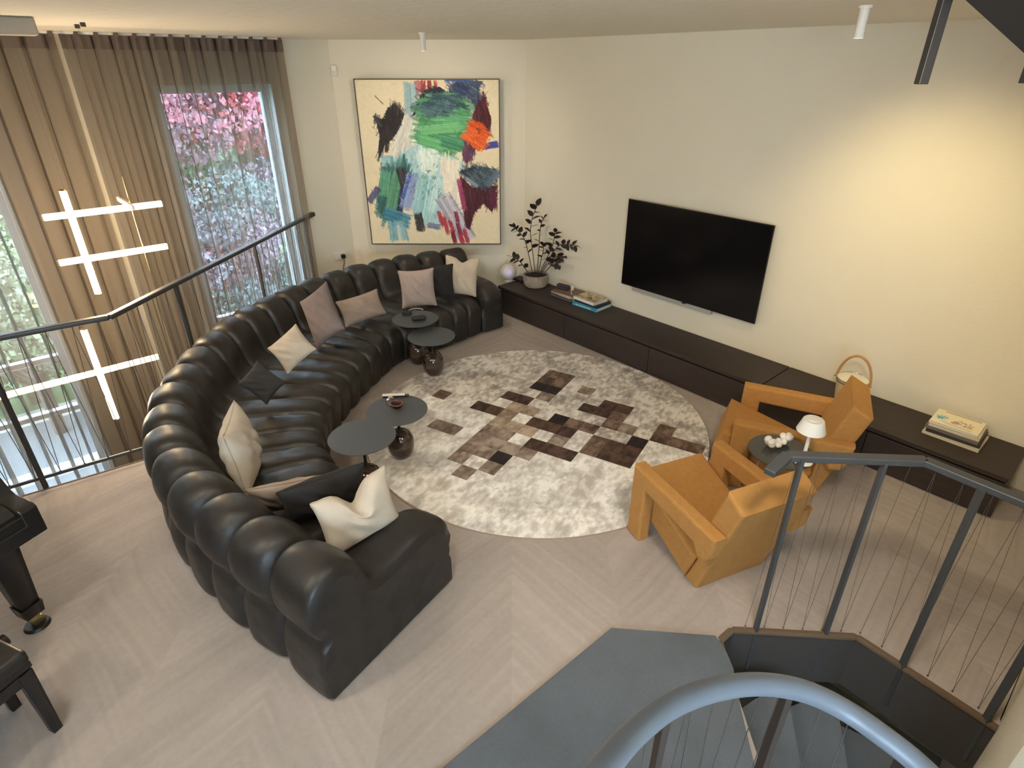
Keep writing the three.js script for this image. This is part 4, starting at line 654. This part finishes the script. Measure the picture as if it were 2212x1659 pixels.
// ---------------------------------------------------------------- things on the bench
{
  const yb = BH;
  // potted plant
  const pp = at(1157, 617, yb), g = thing('potted_plant', 'dark leaved plant in a pale woven textured pot on the bench', 'potted plant', pp), R = rngOf(5);
  const potTex = tex(256, (u, v) => grey(0.8 + 0.3 * (noise(u * 40, v * 24, 401, 40, 24) - 0.5) + 0.2 * (fbm(u * 8, v * 8, 402, 8, 3) - 0.5)));
  part(g, 'pot', lathe([[0, 0], [0.12, 0], [0.136, 0.02], [0.145, 0.07], [0.143, 0.13], [0.139, 0.142], [0.13, 0.142], [0.128, 0.11], [0.12, 0.1], [0, 0.1]], 48), std({ color: rgb(0.44, 0.37, 0.3), roughness: 0.95, map: potTex, bumpMap: rep(plasterBump, 4), bumpScale: 0.006 }));
  part(g, 'soil', cyl(0.126, 0.126, 0.01, 32).translate(0, 0.118, 0), std({ color: rgb(0.02, 0.016, 0.012), roughness: 1, bumpMap: rep(plasterBump, 3), bumpScale: 0.01 }));
  const leafM = phy({ color: rgb(0.028, 0.022, 0.024), roughness: 0.38 }), stemM = std({ color: rgb(0.06, 0.05, 0.035), roughness: 0.6 });
  const leafG = (() => { const pos = [], idx = [], n = 8; for (let i = 0; i <= n; i++) { const t = i / n, w = 0.34 * Math.pow(Math.sin(Math.PI * Math.pow(t, 0.8)), 0.8), dr = -0.18 * t * t; for (const s of [-1, 0, 1]) pos.push(s * w, dr + Math.abs(s) * 0.06 * Math.sin(Math.PI * t), t); } for (let i = 0; i < n; i++) for (let s = 0; s < 2; s++) { const a = i * 3 + s; idx.push(a, a + 3, a + 1, a + 1, a + 3, a + 4); } const b = new THREE.BufferGeometry(); b.setAttribute('position', new THREE.Float32BufferAttribute(pos, 3)); b.setIndex(idx); b.computeVertexNormals(); return b; })();
  // stems as points in the plane that faces the stairs: [x, height, towards the room]
  const P2 = (u, v, dz) => { const r = ray(u, v), Z = -pp.z - dz, t = Z / r[2]; return new V3(r[0] * t, EYE + r[1] * t, -Z).sub(pp); };
  const stems = [[[1156, 588], [1150, 540], [1146, 500], [1150, 470], [1160, 445], 0, 11, 0.06], [[1150, 590], [1142, 550], [1132, 515], [1118, 498], [1108, 490], 0.05, 12, 0.045], [[1160, 590], [1164, 540], [1166, 505], [1170, 480], [1176, 470], 0.05, 9, 0.04], [[1166, 590], [1180, 560], [1192, 535], [1197, 515], [1199, 502], 0.14, 10, 0.05], [[1168, 590], [1188, 555], [1208, 530], [1228, 528], [1246, 532], 0.4, 12, 0.05], [[1170, 592], [1182, 572], [1195, 558], [1208, 553], [1214, 554], 0.2, 9, 0.055], [[1172, 594], [1188, 576], [1198, 565], [1204, 568], [1206, 574], 0.22, 8, 0.05], [[1146, 594], [1134, 580], [1124, 566], [1116, 560], [1108, 556], 0.08, 8, 0.05], [[1162, 592], [1168, 565], [1172, 548], [1174, 538], [1172, 530], 0.1, 8, 0.045]];
  for (const st of stems) {
    const pts = st.slice(0, 5).map(([u, v], k) => P2(u, v, st[5] * k / 4)); const cvs = new THREE.CatmullRomCurve3(pts), stem = part(g, 'stem', new THREE.TubeGeometry(cvs, 24, 0.005, 6), stemM);
    for (let k = 0; k < st[6]; k++) { const t = 0.28 + 0.72 * k / (st[6] - 1), p = cvs.getPoint(t), d = cvs.getTangent(t), side = k % 2 ? 1 : -1, sx = new V3(0, 0, 1).cross(d).normalize().multiplyScalar(side), m = part(stem, 'leaf', leafG, leafM); const dir = k === st[6] - 1 ? d.clone() : d.clone().multiplyScalar(0.55).addScaledVector(sx, 0.8).add(new V3((R() - 0.5) * 0.5, 0, (R() - 0.5) * 0.9)).normalize(); m.position.copy(p); m.quaternion.setFromUnitVectors(new V3(0, 0, 1), dir); m.rotateZ(R() * 1.2 - 0.6); m.scale.setScalar(st[7] * (1.25 + 0.5 * R())); }
  }
  // glowing globe
  const q = at(1098, 606, yb), gl = thing('globe_lamp', 'white glass globe with a violet ring glow beside the plant pot', 'globe lamp', q);
  const r = 0.095; part(gl, 'globe', new THREE.SphereGeometry(r, 36, 24).translate(0, r + 0.008, 0), phy({ color: rgb(0.72, 0.7, 0.66), roughness: 0.3, transmission: 0.2, thickness: 0 })); part(gl, 'foot', cyl(0.04, 0.045, 0.012, 28).translate(0, 0.006, 0), M.white);
  const dirE = new V3(0, EYE, 0).sub(q).normalize(); const ring = part(gl, 'light_ring', new THREE.TorusGeometry(0.034, 0.005, 8, 32).lookAt(new V3(0.1, 0.35, 1)).translate(0.1 * r * 0.9, r + 0.008 + 0.3 * r, r * 0.93), std({ color: rgb(0.5, 0.45, 0.8), emissive: rgb(0.45, 0.35, 1), emissiveIntensity: 0.22 }), 'violet glowing ring');
  const pl = new THREE.PointLight(rgb(0.5, 0.42, 1), 0.003); pl.position.set(0.02, r + 0.05, r + 0.05); pl.castShadow = true; gl.add(pl);
  const rt = thing('set_top_box', 'flat black box on the bench behind the plant pot', 'box', at(1122, 606, yb), TVTURN); part(rt, 'casing', rbox(0.16, 0.028, 0.12, 0.006).translate(0, 0.014, -0.02), M.black); part(rt, 'vent_panel', rbox(0.12, 0.003, 0.08, 0.001).translate(0, 0.029, -0.02), M.blackMatte);
}
// books and magazines
function book(name, label, p, turn, w, d, h, cover, pages, opt = {}) {
  const g = thing(name, label, opt.category ?? 'book', p, turn, opt.group);
  part(g, 'pages', rbox(w - 0.008, h - 0.006, d - 0.006, 0.001).translate(0, h / 2, 0), pages);
  for (const y of [0.0015, h - 0.0015]) part(g, 'cover', rbox(w, 0.003, d, 0.001).translate(0, y, 0), y > 0.002 && opt.top ? opt.top : cover);
  part(g, 'spine', rbox(w, h, 0.003, 0.001).translate(0, h / 2, d / 2 - 0.0015), opt.spine ?? cover);
  return g;
}
const paper = std({ color: rgb(0.6, 0.56, 0.48), roughness: 0.9 });
function printed(w, h, draw) { const cv = document.createElement('canvas'); cv.width = w; cv.height = h; draw(cv.getContext('2d'), w, h); const t = new THREE.CanvasTexture(cv); t.colorSpace = THREE.SRGBColorSpace; return t; }
function decal(parent, name, w, d, y, t, rough = 0.5) { return part(parent, name, new THREE.PlaneGeometry(w, d).rotateX(-Math.PI / 2).translate(0, y + 0.0008, 0), std({ map: t, roughness: rough })); }
{
  const yb = BH, c1 = at(1278, 660, yb), turn = TVTURN;
  const cB = (r, g, b, ro = 0.5) => std({ color: rgb(r, g, b), roughness: ro });
  const blue = cB(0.05, 0.33, 0.5);
  const b1 = book('book', 'turquoise hardback at the bottom of the book pile under the television', c1, turn + 0.05, 0.33, 0.25, 0.034, blue, paper, { group: 'books on the bench by the plant' });
  const sp = printed(512, 64, (c, w, h) => { c.fillStyle = '#2f93ad'; c.fillRect(0, 0, w, h); c.fillStyle = '#dff2f4'; const R = rngOf(8); let x = 60; while (x < 400) { const lw = 12 + R() * 10; c.fillRect(x, 16, lw, 7); if (R() > 0.4) c.fillRect(x, 28, lw, 6); c.fillRect(x, 40, lw, 7); c.fillRect(x, 16, 6, 31); x += lw + 9 + (R() > 0.8 ? 18 : 0); } });
  part(b1, 'spine_print', new THREE.PlaneGeometry(0.31, 0.028).translate(0, 0.017, 0.1262), std({ map: sp, roughness: 0.5 }), 'pale lettering on the turquoise spine');
  book('book', 'dark navy hardback in the middle of the book pile under the television', c1.clone().add(new V3(0.01, 0.034, -0.005)), turn + 0.0, 0.31, 0.235, 0.026, cB(0.02, 0.025, 0.05), cB(0.025, 0.025, 0.04), { group: 'books on the bench by the plant' });
  const top = book('book', 'cream book with a beige photographic cover on top of the book pile', c1.clone().add(new V3(-0.015, 0.06, -0.01)), turn - 0.03, 0.29, 0.22, 0.03, M.white, paper, { group: 'books on the bench by the plant' });
  decal(top, 'cover_print', 0.285, 0.215, 0.03, printed(256, 192, (c, w, h) => { c.fillStyle = '#b9a98a'; c.fillRect(0, 0, w, h); const R = rngOf(4); for (let k = 0; k < 60; k++) { c.fillStyle = ['#a08c6a', '#cbbd9d', '#8c7a5c', '#6a5a44'][k % 4] + '88'; c.beginPath(); c.ellipse(R() * w, R() * h, 8 + R() * 36, 5 + R() * 18, R() * 3, 0, 7); c.fill(); } c.fillStyle = '#5a4a3a'; c.beginPath(); c.ellipse(150, 110, 34, 20, 0.4, 0, 7); c.fill(); c.fillStyle = '#e9e0cc'; c.beginPath(); c.ellipse(165, 100, 16, 9, 0.4, 0, 7); c.fill(); }));
  // magazine piles
  const c2 = at(1226, 640, yb), R = rngOf(15); let y = 0;
  const mags = [['#6c6a70', 'grey magazine lowest in the loose pile by the plant'], ['#37343c', 'dark magazine second in the loose pile by the plant'], ['#b9a8a0', 'pinkish magazine third in the loose pile by the plant'], ['#cdbfae', 'cream magazine fourth in the loose pile by the plant'], ['#6b5846', 'brown covered magazine on top of the loose pile by the plant']];
  mags.forEach(([col, label], k) => { const h = 0.013 + 0.006 * R(); book('magazine', label, c2.clone().add(new V3((R() - 0.5) * 0.02, y, (R() - 0.5) * 0.02)), turn + (R() - 0.5) * 0.25, 0.3, 0.22, h, std({ color: new THREE.Color(col), roughness: 0.55 }), paper, { category: 'magazine', group: 'magazines by the plant' }); y += h; });
  const k = thing('glasses_case', 'dark blue glasses case lying on the loose magazine pile', 'case', c2.clone().add(new V3(-0.05, y, -0.04)), turn + 0.2); part(k, 'case_body', rbox(0.15, 0.03, 0.06, 0.014).translate(0, 0.015, 0), cB(0.03, 0.027, 0.05, 0.7)); part(k, 'case_lid', rbox(0.15, 0.026, 0.06, 0.012).translate(0, 0.04, 0), cB(0.03, 0.027, 0.05, 0.7));
  const cap = thing('charger_plug', 'small white charger plug with a cable on the magazine pile', 'charger', c2.clone().add(new V3(0.05, y + 0.001, 0.0)), 0.3); part(cap, 'plug', rbox(0.03, 0.05, 0.026, 0.008).translate(0, 0.025, 0), M.white); part(cap, 'cable', tube([new V3(0, 0.03, 0.012), new V3(-0.04, 0.035, 0.06), new V3(-0.06, 0.01, 0.12), new V3(-0.055, -y * 0.6, 0.165), new V3(-0.02, -y + 0.006, 0.2), new V3(0.01, -y + 0.006, 0.17)], 0.003, 40, 6), M.white);
  // pile at the stair end
  const c3 = at(2062, 938, yb).lerp(at(2062, 945, yb + 0.0), 0.5), T2 = TVTURN + 0.02; let yy = 0;
  const pile = [['#cfc5ae', 0.022, 'thin cream book at the bottom of the pile at the bench end', 0.33], ['#3a3431', 0.022, 'dark brown book second from the bottom of the pile at the bench end', 0.31], ['#6d6866', 0.02, 'grey book in the middle of the pile at the bench end', 0.31], ['#d3c8ae', 0.022, 'cream book under the illustrated magazine at the bench end', 0.29]];
  pile.forEach(([col, h, label, w], i) => { book('book', label, c3.clone().add(new V3((i % 2) * 0.008, yy, -0.006 * i)), T2 + (i % 2 ? 0.03 : -0.02), w, 0.25, h, std({ color: new THREE.Color(col), roughness: 0.55 }), paper, { group: 'books at the bench end' }); yy += h; });
  const mg = book('magazine', 'magazine with a blue splash illustration on top of the pile at the bench end', c3.clone().add(new V3(0, yy, -0.02)), T2, 0.28, 0.235, 0.014, M.white, paper, { category: 'magazine' });
  decal(mg, 'cover_print', 0.276, 0.23, 0.014, printed(420, 350, (c, w, h) => { c.fillStyle = '#e6dcbc'; c.fillRect(0, 0, w, h); const R = rngOf(9); c.fillStyle = '#4b463c'; let x = 70; while (x < 380) { const lw = 6 + R() * 9; c.fillRect(x, 18, lw, 16); x += lw + 4; } for (let k = 0; k < 46; k++) { const a = R() * 6.28, l = 20 + R() * 55; c.strokeStyle = ['#5aa9c4', '#8cc5d6', '#3c86ab'][k % 3]; c.lineWidth = 3 + R() * 6; c.beginPath(); c.moveTo(70, 190); c.lineTo(70 + Math.cos(a) * l, 190 + Math.sin(a) * l * 1.2); c.stroke(); } for (let k = 0; k < 40; k++) { c.fillStyle = ['#c99a76', '#a87c66', '#8a8ca0', '#d8b890'][k % 4] + 'aa'; c.beginPath(); c.ellipse(170 + R() * 180, 150 + R() * 110, 6 + R() * 22, 5 + R() * 14, R() * 3, 0, 7); c.fill(); } c.strokeStyle = '#7c98a8'; for (let k = 0; k < 6; k++) { c.lineWidth = 2; c.beginPath(); c.moveTo(60 + k * 10, 260 + k * 8); c.lineTo(360, 290 + k * 7); c.stroke(); } }));
}
// bucket with a hooped handle
{
  const p = at(1828, 868, BH), g = thing('handled_bucket', 'cream leather covered bucket with a tall wooden hoop handle on the bench', 'bucket', p, TVTURN);
  const r0 = 0.085, r1 = 0.112, h = 0.2;
  part(g, 'body', lathe([[0, 0], [r0 - 0.004, 0], [r0, 0.006], [r1 - 0.001, h], [r1 - 0.005, h + 0.002], [r0 - 0.006, 0.01], [0, 0.01]], 48), std({ color: rgb(0.56, 0.42, 0.25), roughness: 0.6 }));
  part(g, 'dark_seam', new THREE.TorusGeometry(r1 - 0.004, 0.004, 8, 48).rotateX(Math.PI / 2).translate(0, h - 0.02, 0), std({ color: rgb(0.07, 0.05, 0.035), roughness: 0.6 }));
  part(g, 'rim', new THREE.TorusGeometry(r1 - 0.002, 0.005, 8, 48).rotateX(Math.PI / 2).translate(0, h, 0), M.chrome);
  part(g, 'lid', lathe([[0, h - 0.004], [r1 - 0.008, h - 0.004], [r1 - 0.006, h - 0.001], [0, h + 0.004]], 48), std({ color: rgb(0.72, 0.68, 0.55), roughness: 0.25 }));
  const hp = []; for (let k = 0; k <= 14; k++) { const a = Math.PI * k / 14; hp.push(new V3(Math.cos(a) * (r1 + 0.004), h - 0.02 + Math.sin(a) * 0.2, 0)); }
  part(g, 'handle', new THREE.TubeGeometry(new THREE.CatmullRomCurve3(hp), 48, 0.009, 10), std({ color: rgb(0.42, 0.22, 0.09), roughness: 0.5 }));
  for (const s of [-1, 1]) part(g, 'handle_bolt', cyl(0.008, 0.008, 0.012, 16).rotateZ(Math.PI / 2).translate(s * (r1 + 0.012), h - 0.02, 0), M.brass);
}

// ---------------------------------------------------------------- grand piano and bench
{
  const k = [-0.36, -0.93], turn = Math.atan2(-k[1], -k[0]);          // local x along the keyboard away from the stairs, local -z into the piano
  const g = thing('grand_piano', 'black grand piano with brass castors standing by the void railing', 'piano', V(-2.226 + k[0] * 1.46, 2.166 + k[1] * 1.46, 0), turn);
  const W = 1.46;
  // rim: straight spine and curved bent side, extruded upwards
  const s = new THREE.Shape(); s.moveTo(0, 0.28); s.lineTo(W, 0.28); s.lineTo(W, 0.5); s.bezierCurveTo(W, 1.0, W - 0.55, 0.95, W - 0.62, 1.2); s.bezierCurveTo(W - 0.66, 1.4, W - 0.9, 1.55, W - 1.15, 1.55); s.bezierCurveTo(0.06, 1.55, 0, 1.4, 0, 1.2); s.closePath();
  part(g, 'rim', new THREE.ExtrudeGeometry(s, { depth: 0.3, bevelEnabled: false, curveSegments: 24 }).rotateX(-Math.PI / 2).translate(0, 0.66, 0), M.piano);
  part(g, 'lid', new THREE.ExtrudeGeometry(s, { depth: 0.02, bevelEnabled: true, bevelSize: 0.008, bevelThickness: 0.004, curveSegments: 24 }).rotateX(-Math.PI / 2).translate(0, 0.965, 0), M.piano);
  part(g, 'keybed', rbox(W, 0.075, 0.5, 0.006).translate(W / 2, 0.635, -0.25), M.piano);
  part(g, 'key_slip', rbox(W, 0.055, 0.03, 0.006).translate(W / 2, 0.695, -0.025), M.piano);
  const cheek = new THREE.Shape(); cheek.moveTo(0, 0.67); cheek.lineTo(0, 0.74); cheek.bezierCurveTo(0.015, 0.775, 0.09, 0.765, 0.13, 0.775); cheek.bezierCurveTo(0.17, 0.79, 0.19, 0.9, 0.28, 0.95); cheek.lineTo(0.32, 0.95); cheek.lineTo(0.32, 0.67); cheek.closePath();
  for (const x of [0, W - 0.075]) part(g, 'cheek', extr(cheek, 0.075, 0.006).rotateY(Math.PI / 2).translate(x, 0, 0), M.piano);
  part(g, 'fallboard', extr([[-0.03, 0.69], [-0.03, 0.735], [-0.06, 0.76], [-0.2, 0.79], [-0.27, 0.94], [-0.3, 0.94], [-0.3, 0.69]].map(([z, y]) => [-z, y]), W - 0.15, 0.006).rotateY(Math.PI / 2).translate(0.075, 0, 0), M.piano);
  for (const [x, z] of [[0.14, -0.2], [W - 0.14, -0.2], [0.4, -1.3]]) {
    const leg = part(g, 'leg', new THREE.CylinderGeometry(0.092, 0.058, 0.44, 4).rotateY(Math.PI / 4).translate(x, 0.37, z), M.piano);
    part(leg, 'foot_block', new THREE.CylinderGeometry(0.07, 0.06, 0.07, 4).rotateY(Math.PI / 4).translate(x, 0.125, z), M.piano);
    part(leg, 'castor_fork', cyl(0.022, 0.03, 0.04, 20).translate(x, 0.075, z), M.brass); part(leg, 'castor_wheel', new THREE.CylinderGeometry(0.03, 0.03, 0.03, 24).rotateX(Math.PI / 2).translate(x + 0.012, 0.031, z), M.brass, 'tarnished brass castor');
    part(leg, 'castor_cup', cyl(0.052, 0.06, 0.014, 28).translate(x, 0.008, z), M.black);
  }
  // bench
  const c = thing('piano_bench', 'black leather topped piano bench with square legs and side knobs', 'piano bench', V(-1.95 + k[0] * 0.56, 1.585 + k[1] * 0.56, 0), turn), bw = 0.56, bd = 0.34;
  part(c, 'seat_cushion', (() => { const q = rbox(bw, 0.07, bd, 0.022, 4); return boxUV(q.translate(bw / 2, 0.455, -bd / 2)); })(), M.leather);
  part(c, 'seat_frame', rbox(bw - 0.01, 0.03, bd - 0.01, 0.004).translate(bw / 2, 0.412, -bd / 2), M.piano);
  part(c, 'apron', rbox(bw - 0.1, 0.07, bd - 0.08, 0.004).translate(bw / 2, 0.34, -bd / 2), M.piano);
  for (const [x, z] of [[0.035, -0.035], [bw - 0.035, -0.035], [0.035, -bd + 0.035], [bw - 0.035, -bd + 0.035]]) part(c, 'leg', (() => { const q = new THREE.CylinderGeometry(0.036, 0.026, 0.385, 4).rotateY(Math.PI / 4); return q.translate(x, 0.193, z); })(), M.piano);
  for (const [a, b] of [[0.035, bw - 0.035]]) for (const z of [-0.035, -bd + 0.035]) part(c, 'rail', rbox(b - a, 0.05, 0.03, 0.004).translate(bw / 2, 0.355, z), M.piano);
  for (const x of [0.035, bw - 0.035]) part(c, 'rail', rbox(0.03, 0.05, bd - 0.07, 0.004).translate(x, 0.355, -bd / 2), M.piano);
  for (const x of [-0.03, bw + 0.03]) { const kn = part(c, 'knob', cyl(0.026, 0.026, 0.022, 24).rotateZ(Math.PI / 2).translate(x, 0.395, -bd * 0.72), M.piano); part(kn, 'knob_shaft', cyl(0.008, 0.008, 0.05, 14).rotateZ(Math.PI / 2).translate(x + (x < 0 ? 0.03 : -0.03), 0.395, -bd * 0.72), M.brass); }
}

renderer.render(scene, camera);
